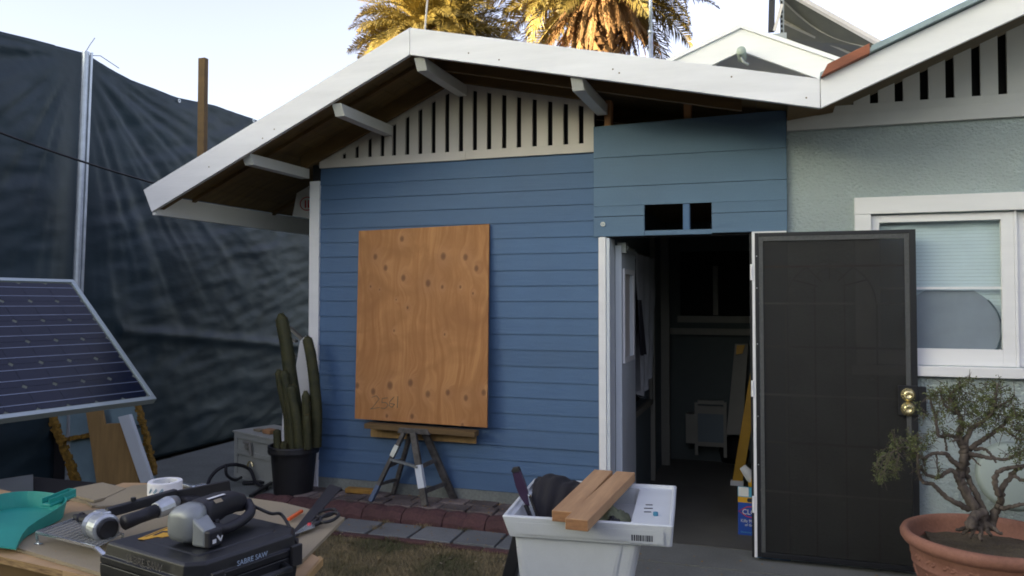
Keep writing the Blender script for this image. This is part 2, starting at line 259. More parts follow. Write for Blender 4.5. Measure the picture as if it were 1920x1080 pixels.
# ------------------------------------------------------------------ mesh helpers
class MB:
    def __init__(s): s.v = []; s.f = []
    def add(s, vs, fs):
        o = len(s.v); s.v += [Vector(v) for v in vs]; s.f += [tuple(i + o for i in f) for f in fs]; return s
    def box(s, x0, x1, y0, y1, z0, z1):
        return s.add([(x0, y0, z0), (x1, y0, z0), (x1, y1, z0), (x0, y1, z0), (x0, y0, z1), (x1, y0, z1), (x1, y1, z1), (x0, y1, z1)],
                     [(0, 3, 2, 1), (4, 5, 6, 7), (0, 1, 5, 4), (1, 2, 6, 5), (2, 3, 7, 6), (3, 0, 4, 7)])
    def frame(s, o, ex, ey, ez, sx, sy, sz):       # box centred at o along given unit axes
        o = Vector(o); vs = [o + ex * (a * sx / 2) + ey * (b * sy / 2) + ez * (c * sz / 2) for c in (-1, 1) for a, b in ((-1, -1), (1, -1), (1, 1), (-1, 1))]
        return s.add(vs, [(0, 3, 2, 1), (4, 5, 6, 7), (0, 1, 5, 4), (1, 2, 6, 5), (2, 3, 7, 6), (3, 0, 4, 7)])
    def beam(s, p, q, w, h, up=(0, 0, 1)):
        p = Vector(p); q = Vector(q); d = (q - p); l = d.length; d.normalize(); up = Vector(up)
        sd_ = d.cross(up).normalized(); u = sd_.cross(d).normalized()
        return s.frame((p + q) / 2, d, sd_, u, l, w, h)
    def prism(s, pts, vec):
        pts = [Vector(p) for p in pts]; vec = Vector(vec); n = len(pts)
        return s.add(pts + [p + vec for p in pts], [tuple(range(n))[::-1], tuple(range(n, 2 * n))] + [(i, (i + 1) % n, n + (i + 1) % n, n + i) for i in range(n)])
    def tube(s, path, r, n=8, caps=True):
        path = [Vector(p) for p in path]; k = len(path); rs = r if isinstance(r, (list, tuple)) else [r] * k
        o = len(s.v); ref = Vector((0, 0, 1)); last = None
        for i, p in enumerate(path):
            d = (path[min(i + 1, k - 1)] - path[max(i - 1, 0)])
            if d.length < 1e-9: d = Vector((0, 0, 1))
            d.normalize()
            if last is None: a = d.cross(ref) if abs(d.z) < 0.9 else d.cross(Vector((1, 0, 0)))
            else: a = last - d * last.dot(d)
            a.normalize(); last = a; b = d.cross(a)
            for j in range(n):
                t = 2 * pi * j / n; s.v.append(p + (a * cos(t) + b * sin(t)) * rs[i])
        for i in range(k - 1):
            for j in range(n):
                s.f.append((o + i * n + j, o + i * n + (j + 1) % n, o + (i + 1) * n + (j + 1) % n, o + (i + 1) * n + j))
        if caps: s.f.append(tuple(o + j for j in range(n))[::-1]); s.f.append(tuple(o + (k - 1) * n + j for j in range(n)))
        return s
    def lathe(s, prof, c, ax=(0, 0, 1), n=24, cap0=False, cap1=False):
        ax = Vector(ax).normalized(); a = ax.orthogonal().normalized(); b = ax.cross(a); c = Vector(c); o = len(s.v)
        for r, h in prof:
            for j in range(n):
                t = 2 * pi * j / n; s.v.append(c + ax * h + (a * cos(t) + b * sin(t)) * r)
        for i in range(len(prof) - 1):
            for j in range(n): s.f.append((o + i * n + j, o + i * n + (j + 1) % n, o + (i + 1) * n + (j + 1) % n, o + (i + 1) * n + j))
        if cap0: s.f.append(tuple(o + j for j in range(n))[::-1])
        if cap1: s.f.append(tuple(o + (len(prof) - 1) * n + j for j in range(n)))
        return s
    def xf(s, mat): s.v = [mat @ v for v in s.v]; return s
def worldloc(o):
    l = Vector((0, 0, 0))
    while o is not None: l += o.location; o = o.parent
    return l
def part(name, mb, m, parent=None, smooth=False, bevel=0.0, sub=0, label=None, kind=None, origin=None):
    off = worldloc(parent)
    if parent is None and origin is not None: off = Vector(origin)
    me = bpy.data.meshes.new(name); me.from_pydata([v - off for v in mb.v], [], mb.f); me.update()
    me.materials.append(M[m] if isinstance(m, str) else m)
    o = bpy.data.objects.new(name, me); COL.objects.link(o); o.parent = parent
    if parent is None and origin is not None: o.location = origin
    if smooth:
        for p in me.polygons: p.use_smooth = True
    if bevel > 0:
        b = o.modifiers.new('bevel', 'BEVEL'); b.width = bevel; b.segments = 2; b.limit_method = 'ANGLE'
    if sub:
        b = o.modifiers.new('sub', 'SUBSURF'); b.levels = sub; b.render_levels = sub
    if label: o['label'] = label
    if kind: o['kind'] = kind
    return o
def thing(name, label, cat, loc=(0, 0, 0), group=None):
    o = bpy.data.objects.new(name, None); o.empty_display_size = 0.1; COL.objects.link(o); o.location = loc
    o['label'] = label; o['category'] = cat
    if group: o['group'] = group
    return o
def tag(o, label, cat, group=None):
    o['label'] = label; o['category'] = cat
    if group: o['group'] = group
    return o
def struct(name, mb, m, **k): return part(name, mb, m, None, kind='structure', **k)
def text(name, s, size, o, ex, ey, m, parent, ext=0.0004, align='LEFT', sx=1.0):
    cu = bpy.data.curves.new(name, 'FONT'); cu.body = s; cu.size = size; cu.extrude = ext; cu.align_x = align; cu.resolution_u = 3
    t = bpy.data.objects.new('tmp', cu); COL.objects.link(t)
    dg = bpy.context.evaluated_depsgraph_get(); me = bpy.data.meshes.new_from_object(t.evaluated_get(dg))
    bpy.data.objects.remove(t); bpy.data.curves.remove(cu)
    ex = Vector(ex).normalized(); ey = Vector(ey).normalized(); ez = ex.cross(ey); off = worldloc(parent)
    for v in me.vertices: v.co = Vector(o) + ex * v.co.x * sx + ey * v.co.y + ez * v.co.z - off
    me.materials.clear(); me.materials.append(M[m]); ob = bpy.data.objects.new(name, me); COL.objects.link(ob); ob.parent = parent
    return ob
EX, EY, EZ = Vector((1, 0, 0)), Vector((0, 1, 0)), Vector((0, 0, 1))
def fbm(x, y, z=0.0, o=4):
    v = 0; a = 1; s = 0
    for i in range(o): v += a * noise.noise(Vector((x, y, z))); s += a; a *= 0.5; x *= 2.03; y *= 2.03; z += 3.1
    return v / s
# ================================================================== THE SETTING
struct('ground', MB().box(-150, 150, -150, 300, -0.35, -0.03), 'soil')
struct('patio', MB().box(-1.38, 3.6, 5.02, 8.4, -0.03, 0.0).box(-1.38, 3.6, -2.0, 5.005, -0.03, -0.004), 'concrete')
def bumpy(x0, x1, y0, y1, nx, ny, z, amp, sc, z0):
    b = MB(); vs = []
    for j in range(ny + 1):
        for i in range(nx + 1):
            x = x0 + (x1 - x0) * i / nx; y = y0 + (y1 - y0) * j / ny
            vs.append((x, y, z + amp * fbm(x * sc, y * sc, 5)))
    fs = [(j * (nx + 1) + i, j * (nx + 1) + i + 1, (j + 1) * (nx + 1) + i + 1, (j + 1) * (nx + 1) + i) for j in range(ny) for i in range(nx)]
    b.add(vs, fs); return b
lawn = struct('lawn_soil', bumpy(-6.5, -1.40, -3.0, 4.56, 80, 110, 0.115, 0.016, 2.2, 0), 'lawnsoil', smooth=True)
struct('lawn_edge', MB().box(-1.42, -1.38, -3.0, 5.3, -0.03, 0.10), 'concrete')
struct('side_yard_slab', MB().box(-5.45, -3.42, 5.06, 9.5, -0.03, 0.13), 'conc_pale', bevel=0.01)
struct('side_yard_soil', bumpy(-7.0, -3.40, 4.5, 12, 40, 60, 0.06, 0.02, 2, 0), 'soil', smooth=True)
bed = struct('raised_brick_path', MB().box(-3.42, -1.41, 4.90, 5.30, -0.03, 0.185), 'soil')
r = random.Random(3)
for row, (ya, yb) in enumerate(((5.005, 5.145), (5.152, 5.288))):
    x = -3.42 + (0.0 if row == 0 else -0.10)
    while x < -1.50:
        w = 0.205 + r.uniform(-0.01, 0.01); xa = max(x, -3.41); dz = r.uniform(-0.006, 0.006)
        part('brick', MB().box(xa, min(x + w - 0.012, -1.42), ya + r.uniform(-.004, .004), yb, 0.17, 0.205 + dz), 'brick', bed, bevel=0.005)
        x += w
x = -3.62
while x < -1.45:
    w = 0.30; b = MB(); seg = 12; pr = [(4.855, 0.09), (4.86, 0.15), (4.885, 0.19), (4.93, 0.208), (4.975, 0.206), (4.998, 0.17)]
    vs = []; 
    for i in range(seg + 1):
        xx = x + 0.003 + (w - 0.006) * i / seg; u = i / seg; sc = 0.012 * abs(sin(u * pi * 2))
        for (yy, zz) in pr: vs.append((xx, yy + 0.010 * fbm(xx * 9, yy * 9, 1), zz + (sc if zz > .14 else 0) - 0.006 + 0.006 * fbm(xx * 14, yy * 14, 2)))
    n = len(pr); fs = [(i * n + j, (i + 1) * n + j, (i + 1) * n + j + 1, i * n + j + 1) for i in range(seg) for j in range(n - 1)]
    fs += [tuple(range(n)), tuple(seg * n + j for j in range(n))[::-1]]
    b.add(vs, fs); part('edging_block', b, 'redbrick', bed, smooth=False, bevel=0.002); x += w
pp = struct('paver_path', MB().box(-3.3, -1.42, 4.50, 4.86, -0.02, 0.118), 'soil')
for i, xa in enumerate((-3.36, -3.085, -2.80, -2.505, -2.215, -1.925, -1.640)):
    xb = xa + (0.272 if i < 6 else 0.21); yw = r.uniform(-.006, .006)
    part('paver', MB().prism([(xa + yw, 4.575, 0.10), (xb + yw, 4.572 + r.uniform(-.004, .004), 0.10), (xb - 0.010, 4.838, 0.10), (xa - .006, 4.842, 0.10)], (r.uniform(-.001, .001), 0, 0.034 + r.uniform(-.003, .003))), 'paver', pp, bevel=0.004)
for i in range(5):
    xa = -3.0 + i * 0.325; part('edging_strip', MB().box(xa, xa + 0.315, 4.505, 4.558, 0.08, 0.134 + r.uniform(-.004, .003)), 'redbrick', pp, bevel=0.008)

# grass blades, patchy
def grass():
    m = bpy.data.materials.new('patchy_grass'); m.use_nodes = True; t = m.node_tree; N = t.nodes; L = t.links; b = N['Principled BSDF']; b.inputs['Roughness'].default_value = 0.7
    g = N.new('ShaderNodeNewGeometry'); tc = N.new('ShaderNodeTexCoord')
    n = N.new('ShaderNodeTexNoise'); n.inputs['Scale'].default_value = 2.6; n.inputs['Detail'].default_value = 5; L.new(tc.outputs['Object'], n.inputs[0])
    mr = N.new('ShaderNodeMapRange'); mr.inputs['From Min'].default_value = 0.34; mr.inputs['From Max'].default_value = 0.56; L.new(n.outputs['Fac'], mr.inputs['Value'])
    ad = N.new('ShaderNodeMath'); ad.operation = 'MULTIPLY_ADD'; ad.inputs[1].default_value = 0.5; ad.inputs[2].default_value = -0.25; L.new(g.outputs['Random Per Island'], ad.inputs[0])
    a2 = N.new('ShaderNodeMath'); a2.operation = 'ADD'; a2.use_clamp = True; L.new(mr.outputs[0], a2.inputs[0]); L.new(ad.outputs[0], a2.inputs[1])
    cr = N.new('ShaderNodeValToRGB'); e = cr.color_ramp.elements; e[0].color = (0.06, 0.072, 0.022, 1); e[1].color = (0.29, 0.225, 0.115, 1); x_ = e.new(0.5); x_.color = (0.135, 0.115, 0.045, 1)
    L.new(a2.outputs[0], cr.inputs[0]); L.new(cr.outputs[0], b.inputs['Base Color']); return m
M['grass'] = grass()
vs, fs = [], []; rg = random.Random(11)
def blade(x, y, z, h, w):
    a = rg.uniform(0, 2 * pi); l = rg.uniform(0.3, 1.3) * h; dx, dy = cos(a) * l, sin(a) * l; px_, py_ = -sin(a) * w, cos(a) * w
    o = len(vs); vs.extend([(x - px_, y - py_, z), (x + px_, y + py_, z), (x + dx, y + dy, z + h)]); fs.append((o, o + 1, o + 2))
cnt = 0
while cnt < 60000:
    x = rg.uniform(-3.6, -1.41); y = rg.uniform(2.2, 4.53)
    if rg.random() > (y - 1.6) / 2.6 + 0.1: continue
    dn = fbm(x * 1.8, y * 1.8, 9); 
    if rg.random() > 0.75 + dn * 1.1: continue
    blade(x, y, 0.112 + 0.016 * fbm(x * 2.2, y * 2.2, 5), rg.uniform(0.010, 0.030), rg.uniform(0.0010, 0.0022)); cnt += 1
for i in range(5000):
    x = rg.uniform(-6.3, -1.41); y = rg.uniform(-1, 4.4); blade(x, y, 0.112, rg.uniform(.015, .035), .002)
for cx, cy in ((-2.53, 4.845), (-2.235, 4.83), (-1.94, 4.835), (-3.05, 4.60), (-2.95, 4.56), (-2.75, 4.55), (-2.3, 4.5), (-2.0, 4.5), (-3.2, 4.65), (-2.52, 4.7)):
    for i in range(170): blade(cx + rg.gauss(0, .035), cy + rg.gauss(0, .018), 0.125, rg.uniform(.008, .028), .0018)
gm = bpy.data.meshes.new('grass'); gm.from_pydata(vs, [], fs); gm.materials.append(M['grass'])
go = bpy.data.objects.new('grass', gm); COL.objects.link(go); go['kind'] = 'stuff'; go['label'] = 'patchy dry brown and green grass of the small lawn'; go['category'] = 'grass'

# ================================================================== THE BLUE ADDITION
PX, PZ = -2.2, 3.176; SLL, SLR, SLB = 0.461, 0.216, 0.42; VX = 0.221; VZ = PZ - SLR * (VX - PX); EXL = -4.24
def zf(x): return PZ - SLL * (PX - x) if x < PX else PZ - SLR * (x - PX)
def zb(x): return VZ + SLB * (x - VX)
house = thing('house', 'blue lap-sided addition with white fascia boards, slatted gable vent and open doorway', 'house', (-2.2, 5.3, 0))
wall = part('front_wall', MB().box(-3.40, -1.14, 5.302, 5.40, 0.2, 2.66), 'dark', house)
zl = [2.625, 2.495, 2.385, 2.275, 2.162, 2.055, 1.945, 1.828, 1.720, 1.612, 1.496, 1.382, 1.274, 1.160, 1.051, .941, .829, .720, .602, .502, .408, .28]
for i in range(len(zl) - 1):
    zt, zb_ = zl[i], zl[i + 1]; lip = 0.0125 if i not in (17,) else 0.018
    b = MB().prism([(-3.324, 5.30, zb_ + 0.0015), (-3.324, 5.30 - lip, zb_ + 0.0015), (-3.324, 5.296, zt + 0.006), (-3.324, 5.30, zt + 0.006)], (3.324 - 1.142, 0, 0))
    # butt joint on one course, as a second piece
    part('siding_plank', b, 'blue', wall)
part('corner_board', MB().box(-3.41, -3.3245, 5.272, 5.36, 0.20, 2.53), 'white', house, bevel=0.003)
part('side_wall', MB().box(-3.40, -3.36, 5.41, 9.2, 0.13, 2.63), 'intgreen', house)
part('foundation', MB().box(-3.42, -1.15, 5.290, 5.42, -0.03, 0.279), 'conc_pale', house)
# header panel over the door
hp = part('door_header', MB().box(-1.178, -0.845, 5.284, 5.33, 2.06, 2.79).box(-0.40, 0.05, 5.284, 5.33, 2.06, 2.80).box(-0.845, -0.40, 5.284, 5.33, 2.262, 2.795), 'dark', house)
hz = [2.80, 2.582, 2.383, 2.184, 2.052]; yf = 5.262
def hplank(x0, x1, z0, z1, z1r=None): part('siding_plank', MB().prism([(x0, yf, z0), (x1, yf, z0), (x1, yf, (z1r or z1) ), (x0, yf, z1)], (0, 0.022, 0)), 'blueteal', hp, bevel=0.0012)
hplank(-1.182, 0.055, hz[1] + .002, 2.798, 2.822); hplank(-1.182, 0.055, hz[2] + .002, hz[1] - .001)
b = MB().box(-1.182, 0.055, yf, yf + .022, 2.2545, hz[2] - .001); part('siding_plank', b, 'blueteal', hp, bevel=0.0015)
part('siding_plank', MB().box(-1.182, -0.8405, yf, yf + .022, hz[3] + .002, 2.2535), 'blueteal', hp)
part('siding_plank', MB().box(-0.4055, 0.055, yf, yf + .022, hz[3] + .002, 2.2535), 'blueteal', hp)
part('siding_plank', MB().box(-1.182, -0.8405, yf, yf + .022, 2.050, hz[3] - .002), 'blueteal', hp, bevel=0.0015)
part('siding_plank', MB().box(-0.4055, 0.055, yf, yf + .022, 2.058, hz[3] - .001), 'blueteal', hp, bevel=0.0015)
part('sill_strip', MB().box(-0.8395, -0.4065, yf + .004, yf + .03, 2.052, 2.083), 'blueteal', hp)
part('strut', MB().box(-0.589, -0.547, yf + .006, yf + .07, 2.084, 2.252), 'blue', hp)
part('electrical_box', MB().lathe([(0.016, 0), (0.016, 0.012), (0.010, 0.012), (0.010, 0.002)], (-1.118, 5.262, 2.133), (0, -1, 0), 16).box(-1.121, -1.115, 5.250, 5.262, 2.121, 2.146), 'silver', hp)
for xa in (-1.115, -0.583): part('stud', MB().box(xa, xa + 0.045, 5.295, 5.385, 2.79, 2.98), 'rawwood', house)
part('blocking', MB().box(-1.02, 0.03, 5.345, 5.385, 2.70, 2.79), 'rafter', house)
# gable vent
gv = part('gable_vent', MB().prism([(-3.27, 5.345, 2.63), (-1.185, 5.345, 2.63), (-1.185, 5.345, zf(-1.185) + .13), (-2.2, 5.345, zf(-2.2) + .13), (-3.27, 5.345, zf(-3.27) + .13)], (0, 0.02, 0)), 'dark', house)
gaps = [-3.122, -3.013, -2.903, -2.798, -2.7, -2.592, -2.487, -2.381, -2.273, -2.164, -2.057, -1.948, -1.834, -1.724, -1.609, -1.496, -1.384, -1.275, -1.167]
edges = [-3.30] + gaps; 
for i in range(len(edges) - 1):
    xa = edges[i] + (0.0165 if i else 0); xb = edges[i + 1] - 0.0165
    if xb > -1.184: xb = -1.184
    t = lambda x: zf(x) + 0.135
    pts = [(xa, 5.29, 2.68), (xb, 5.29, 2.68), (xb, 5.29, t(xb)), (xa, 5.29, t(xa))]
    if xa < PX < xb: pts.insert(3, (PX, 5.29, t(PX)))
    part('slat', MB().prism(pts, (0, 0.02, 0)), 'offwhite', gv, bevel=0.001)
part('bottom_trim', MB().box(-3.325, -2.125, 5.272, 5.298, 2.627, 2.690), 'offwhite', gv, bevel=0.001)
part('bottom_trim', MB().box(-2.1235, -1.183, 5.272, 5.298, 2.629, 2.692), 'offwhite', gv, bevel=0.001)
tp = lambda x: zf(x) + 0.01
part('rake_trim', MB().prism([(-3.33, 5.2915, tp(-3.33) - .03), (PX, 5.2915, tp(PX) - .03), (-1.18, 5.2915, tp(-1.18) - .03), (-1.18, 5.2915, tp(-1.18) + .12), (PX, 5.2915, tp(PX) + .12), (-3.33, 5.2915, tp(-3.33) + .12)], (0, 0.0175, 0)), 'offwhite', gv)
# roof: fascia, lookouts, rafters, sheathing
roof = part('roof', MB().prism([(EXL, 4.552, zf(EXL) + .148), (PX, 4.552, zf(PX) + .150), (VX + .05, 4.552, zf(VX) + .141), (VX + .05, 4.552, zf(VX) + .150), (PX, 4.552, zf(PX) + .168), (EXL, 4.552, zf(EXL) + .156)], (0, 4.7, 0)), 'shingle', house)
def fas(x0, z0, x1, z1, h0, h1, y=4.52, t=0.03, skew=0.0): return MB().prism([(x0, y, z0), (x1, y, z1), (x1, y, z1 + h1), (x0 + skew, y, z0 + h0)], (0, t, 0))
part('fascia_board', fas(-4.216, 2.247, PX - .0015, PZ, .160, .173, skew=-0.075), 'primer', roof, bevel=0.002)
part('fascia_board', fas(PX + .0015, PZ, VX - .0015, VZ, .173, .158), 'primer', roof, bevel=0.002)
rn = random.Random(4)
for i in range(9):
    xx = rn.uniform(-4.0, .1) if i > 3 else (-3.2, -1.6, -.9, .15)[i]
    part('nail_head', MB().lathe([(.0, .0012), (.0045, .0012), (.005, 0)], (xx, 4.52, zf(xx) + rn.uniform(.03, .13)), (0, -1, 0), 8), 'rafter', roof)
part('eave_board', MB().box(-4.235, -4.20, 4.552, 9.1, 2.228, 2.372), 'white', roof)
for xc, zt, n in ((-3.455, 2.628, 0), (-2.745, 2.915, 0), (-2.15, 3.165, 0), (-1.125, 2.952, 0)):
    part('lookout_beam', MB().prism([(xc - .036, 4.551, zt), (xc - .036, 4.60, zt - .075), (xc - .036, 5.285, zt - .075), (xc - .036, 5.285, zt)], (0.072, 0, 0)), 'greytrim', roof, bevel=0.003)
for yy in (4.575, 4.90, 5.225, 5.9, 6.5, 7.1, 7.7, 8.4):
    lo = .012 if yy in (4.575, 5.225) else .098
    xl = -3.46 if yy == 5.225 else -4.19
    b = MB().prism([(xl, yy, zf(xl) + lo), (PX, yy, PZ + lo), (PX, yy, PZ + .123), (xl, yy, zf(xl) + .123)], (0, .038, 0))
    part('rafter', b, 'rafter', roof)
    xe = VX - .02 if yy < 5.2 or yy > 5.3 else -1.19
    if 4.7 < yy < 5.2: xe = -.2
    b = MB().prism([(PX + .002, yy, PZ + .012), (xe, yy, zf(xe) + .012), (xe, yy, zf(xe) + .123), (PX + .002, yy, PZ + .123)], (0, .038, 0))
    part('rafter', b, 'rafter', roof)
n = 14
for side, (xa, xb) in enumerate(((-4.20, PX), (PX, VX))):
    for i in range(n):
        x0 = xa + (xb - xa) * i / n + .002; x1 = xa + (xb - xa) * (i + 1) / n - .002
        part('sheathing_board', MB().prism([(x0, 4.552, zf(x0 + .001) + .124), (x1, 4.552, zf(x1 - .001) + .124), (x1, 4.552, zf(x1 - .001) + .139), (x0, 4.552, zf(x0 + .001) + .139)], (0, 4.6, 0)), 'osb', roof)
tag(part('upright_lumber', MB().box(-3.872, -3.815, 4.57, 4.61, 2.50, 3.33), 'rafter', None, bevel=.003, origin=(-3.84, 4.62, 2.46)), 'upright length of raw lumber standing on the left roof slope behind the fascia', 'lumber')
# white rag with red print tucked under the eave
rag = thing('printed_bag', 'white bag with a red oval print hanging under the eave behind the corner board', 'bag', (-3.6, 5.6, 2.1))
a0 = P(556, 362, 'y', 5.75); a1 = P(585, 345, 'y', 5.75); a2 = P(585, 410, 'y', 5.75); a3 = P(548, 405, 'y', 5.75)
part('bag_body', MB().prism([a0, a1, a2, a3], (0, .03, 0)), 'white', rag, bevel=.004)
cc = P(576, 382, 'y', 5.745); b = MB(); pa = [cc + Vector((0.065 * cos(t * pi / 12), -0.004, 0.055 * sin(t * pi / 12))) for t in range(25)]
part('print', MB().tube(pa, .004, 5), 'boxred', rag); part('print', MB().box(cc.x - .02, cc.x - .010, cc.y - .006, cc.y, cc.z - .035, cc.z + .03).box(cc.x + .01, cc.x + .02, cc.y - .006, cc.y, cc.z - .035, cc.z + .03), 'boxred', rag)
# ---- entrance: jambs, interior, door leaf, security screen door
part('door_jamb', MB().box(-1.140, -1.100, 5.255, 5.42, 0.02, 2.047), 'white', house, bevel=.002)
part('door_jamb', MB().box(-1.098, -1.075, 5.262, 5.44, 0.02, 2.040), 'doorwhite', house, bevel=.002)
part('door_jamb', MB().box(-1.1515, -1.1415, 5.268, 5.30, 0.28, 2.045), 'white', house)
part('right_jamb', MB().box(-0.175, -0.155, 5.29, 5.42, 0.0, 2.05), 'blackmetal', house)
part('lintel', MB().box(-1.14, -0.10, 5.30, 5.42, 2.045, 2.075), 'dark', house)
part('wall_end', MB().box(-0.154, 0.054, 5.29, 5.42, 0.0, 2.05), 'blue', house)
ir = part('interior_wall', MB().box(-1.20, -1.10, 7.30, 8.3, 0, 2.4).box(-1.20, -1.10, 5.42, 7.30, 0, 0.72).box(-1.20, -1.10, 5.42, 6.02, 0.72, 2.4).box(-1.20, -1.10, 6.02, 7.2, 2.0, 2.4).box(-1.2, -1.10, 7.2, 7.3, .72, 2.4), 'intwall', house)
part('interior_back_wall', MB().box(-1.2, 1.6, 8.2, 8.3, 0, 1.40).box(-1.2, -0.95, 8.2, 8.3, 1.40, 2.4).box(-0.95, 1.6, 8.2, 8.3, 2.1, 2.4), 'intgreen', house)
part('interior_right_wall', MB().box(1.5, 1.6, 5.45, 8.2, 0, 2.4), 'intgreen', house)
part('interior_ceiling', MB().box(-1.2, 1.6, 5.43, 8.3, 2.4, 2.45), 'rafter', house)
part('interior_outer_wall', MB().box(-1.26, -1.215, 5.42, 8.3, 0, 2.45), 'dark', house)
part('interior_floor', MB().box(-1.10, 1.5, 5.42, 8.2, 0.0, 0.004), 'floor', house)
part('interior_back_window', MB().box(-0.951, 1.51, 8.21, 8.25, 1.39, 2.11), 'dark', house)
part('interior_window_sill', MB().box(-0.97, 1.5, 8.13, 8.205, 1.385, 1.45).box(-1.05, 1.5, 8.10, 8.20, 1.265, 1.325), 'inttrim', house)
part('interior_post', MB().box(-1.099, -1.02, 7.86, 7.93, 0, 2.3).box(-1.099, -1.06, 7.18, 7.23, 0.0, 2.2), 'inttrim', house)
part('interior_corner_post', MB().box(-0.62, -0.57, 8.12, 8.19, 1.46, 1.95), 'inttrim', house)
wf = part('side_window', MB().box(-1.099, -1.075, 6.04, 6.09, .72, 2.0).box(-1.099, -1.075, 7.10, 7.16, .72, 2.0).box(-1.10, -1.07, 6.04, 7.16, .69, .74).box(-1.099, -1.075, 6.04, 7.16, 1.95, 2.0), 'inttrim', house)
b = MB(); vs = []; nn = 26
for i in range(nn + 1):
    for j in range(19):
        u = i / nn; v = j / 18; z = 1.98 - v * (1.14 - 0.25 * abs(u - .35)); y = 6.10 + u * 0.98 * (1 - .35 * v * v); x = -1.045 + 0.03 * sin(u * 21 + v * 2) * (0.3 + v) + 0.02 * fbm(u * 4, v * 4)
        vs.append((x, y, z))
b.add(vs, [(i * 19 + j, i * 19 + j + 1, (i + 1) * 19 + j + 1, (i + 1) * 19 + j) for i in range(nn) for j in range(18)])
tag(part('draped_sheet', b, 'curtain', None, smooth=True, origin=(-1.05, 6.5, 1.4)), 'pale sheet draped over the side window inside the doorway', 'sheet')
b = MB(); vs = []
for i in range(9):
    for j in range(9):
        u = i / 8; v = j / 8; vs.append((-1.02 + .02 * sin(u * 9) + .03 * v, 6.09 + .13 * (u - .5) * (0.4 + v), 1.62 - .42 * v))
b.add(vs, [(i * 9 + j, i * 9 + j + 1, (i + 1) * 9 + j + 1, (i + 1) * 9 + j) for i in range(8) for j in range(8)])
tag(part('blue_cloth', b, 'rubber', None, smooth=True, origin=(-1.02, 6.1, 1.4)), 'dark blue cloth hanging at the near edge of the draped sheet', 'cloth')
ed = part('entry_door', MB().box(-1.074, -1.030, 5.45, 5.53, .03, 2.0).box(-1.074, -1.030, 5.88, 6.00, .03, 2.0).box(-1.074, -1.030, 5.53, 5.88, .03, 1.21).box(-1.074, -1.030, 5.53, 5.88, 1.81, 2.0), 'doorwhite', house, label='white entry door with a tall narrow window standing open inwards')
part('window_moulding', MB().box(-1.029, -1.018, 5.50, 5.535, 1.18, 1.84).box(-1.029, -1.018, 5.875, 5.91, 1.18, 1.84).box(-1.029, -1.018, 5.535, 5.875, 1.18, 1.215).box(-1.029, -1.018, 5.535, 5.875, 1.805, 1.84), 'white', ed)
part('window_pane', MB().box(-1.056, -1.050, 5.53, 5.88, 1.21, 1.81), 'offwhite', ed)
part('door_closer', MB().tube([(-1.01, 5.50, 1.985), (-0.99, 5.75, 1.96)], .02, 8).box(-1.06, -1.0, 5.46, 5.55, 1.95, 2.02), 'greymetal', ed)
# security screen door, swung open flat against the wall
sc0, sc1, syf, syb, sz0, sz1 = -0.140, 0.772, 5.215, 5.250, 0.030, 2.046
sdoor = part('screen_door', MB().box(sc0, sc0 + .022, syf, syb, sz0, sz1).box(sc1 - .035, sc1, syf, syb, sz0, sz1).box(sc0 + .022, sc1 - .035, syf, syb, sz1 - .022, sz1).box(sc0 + .022, sc1 - .035, syf, syb, sz0, sz0 + .03), 'blackmetal', house, bevel=.002, label='black security screen door swung open against the wall')
part('perforated_border', MB().box(sc0 + .023, sc0 + .048, syf + .003, syf + .012, sz0 + .031, sz1 - .023).box(sc0 + .049, sc1 - .062, syf + .003, syf + .012, sz1 - .052, sz1 - .023).box(sc1 - .061, sc1 - .036, syf + .003, syf + .012, sz0 + .80, sz1 - .023), 'perf', sdoor)
part('screen_mesh', MB().box(sc0 + .023, sc1 - .036, syf + .0135, syf + .0155, sz0 + .031, sz1 - .023), 'screen', sdoor)
yb_ = syf + .026
def barx(z, a=sc0 + .02, c=sc1 - .03): return MB().box(a, c, yb_ - .006, yb_ + .006, z - .006, z + .006)
for z, mm in ((1.833, 'rustwood'), (1.604, 'white'), (1.335, 'greymetal'), (1.036, 'white'), (.74, 'greymetal'), (.437, 'white')): part('security_bar', barx(z), mm, sdoor)  # white on three bars is a painted highlight for the glints on the metal
for xx in (.04, .21, .38, .56): part('security_bar', MB().box(xx - .005, xx + .005, yb_ + .007, yb_ + .017, sz0 + .03, 1.60 if xx not in (.21, .38) else 1.72), 'greymetal', sdoor)
for rr in (.26, .085): part('security_arch', MB().tube([(.297 + rr * cos(pi * k / 20), yb_ + .012, 1.60 + (.13 if rr < .2 else 0) + rr * sin(pi * k / 20)) for k in range(21)], .005, 6), 'greymetal', sdoor)
for an in (35, 60, 90, 120, 145): part('security_bar', MB().tube([(.297 + .09 * cos(radians(an)), yb_ + .01, 1.66 + .09 * sin(radians(an))), (.297 + .26 * cos(radians(an)), yb_ + .01, 1.60 + .26 * sin(radians(an)))], .004, 6), 'blackmetal', sdoor)
part('hinge_rail', MB().box(sc0 - .018, sc0 - .001, syf + .004, syb + .02, sz0 - .005, sz1 + .008).box(sc0 - .018, .05, syb + .002, syb + .03, sz1 + .001, sz1 + .012), 'white', sdoor)
for z in (1.80, 1.07, .35): part('hinge', MB().lathe([(.010, -.05), (.010, .05)], (sc0 - .020, syf + .006, z), (0, 0, 1), 10, True, True), 'white', sdoor)
lk = part('lock_plate', MB().box(.664, .772, syf - .014, syf - .001, .945, 1.122), 'blackmetal', sdoor, bevel=.003)
part('strike', MB().box(.7725, .815, syf - .010, syf + .02, .955, 1.115), 'blackmetal', sdoor)
for z in (1.068, .986):
    part('lock_knob', MB().lathe([(.040, 0), (.040, .005), (.034, .012), (.030, .022), (.024, .030), (.012, .032), (.010, .028), (.0, .028)], (.716, syf - .0145, z), (0, -1, 0), 28), 'gold', sdoor, smooth=True)
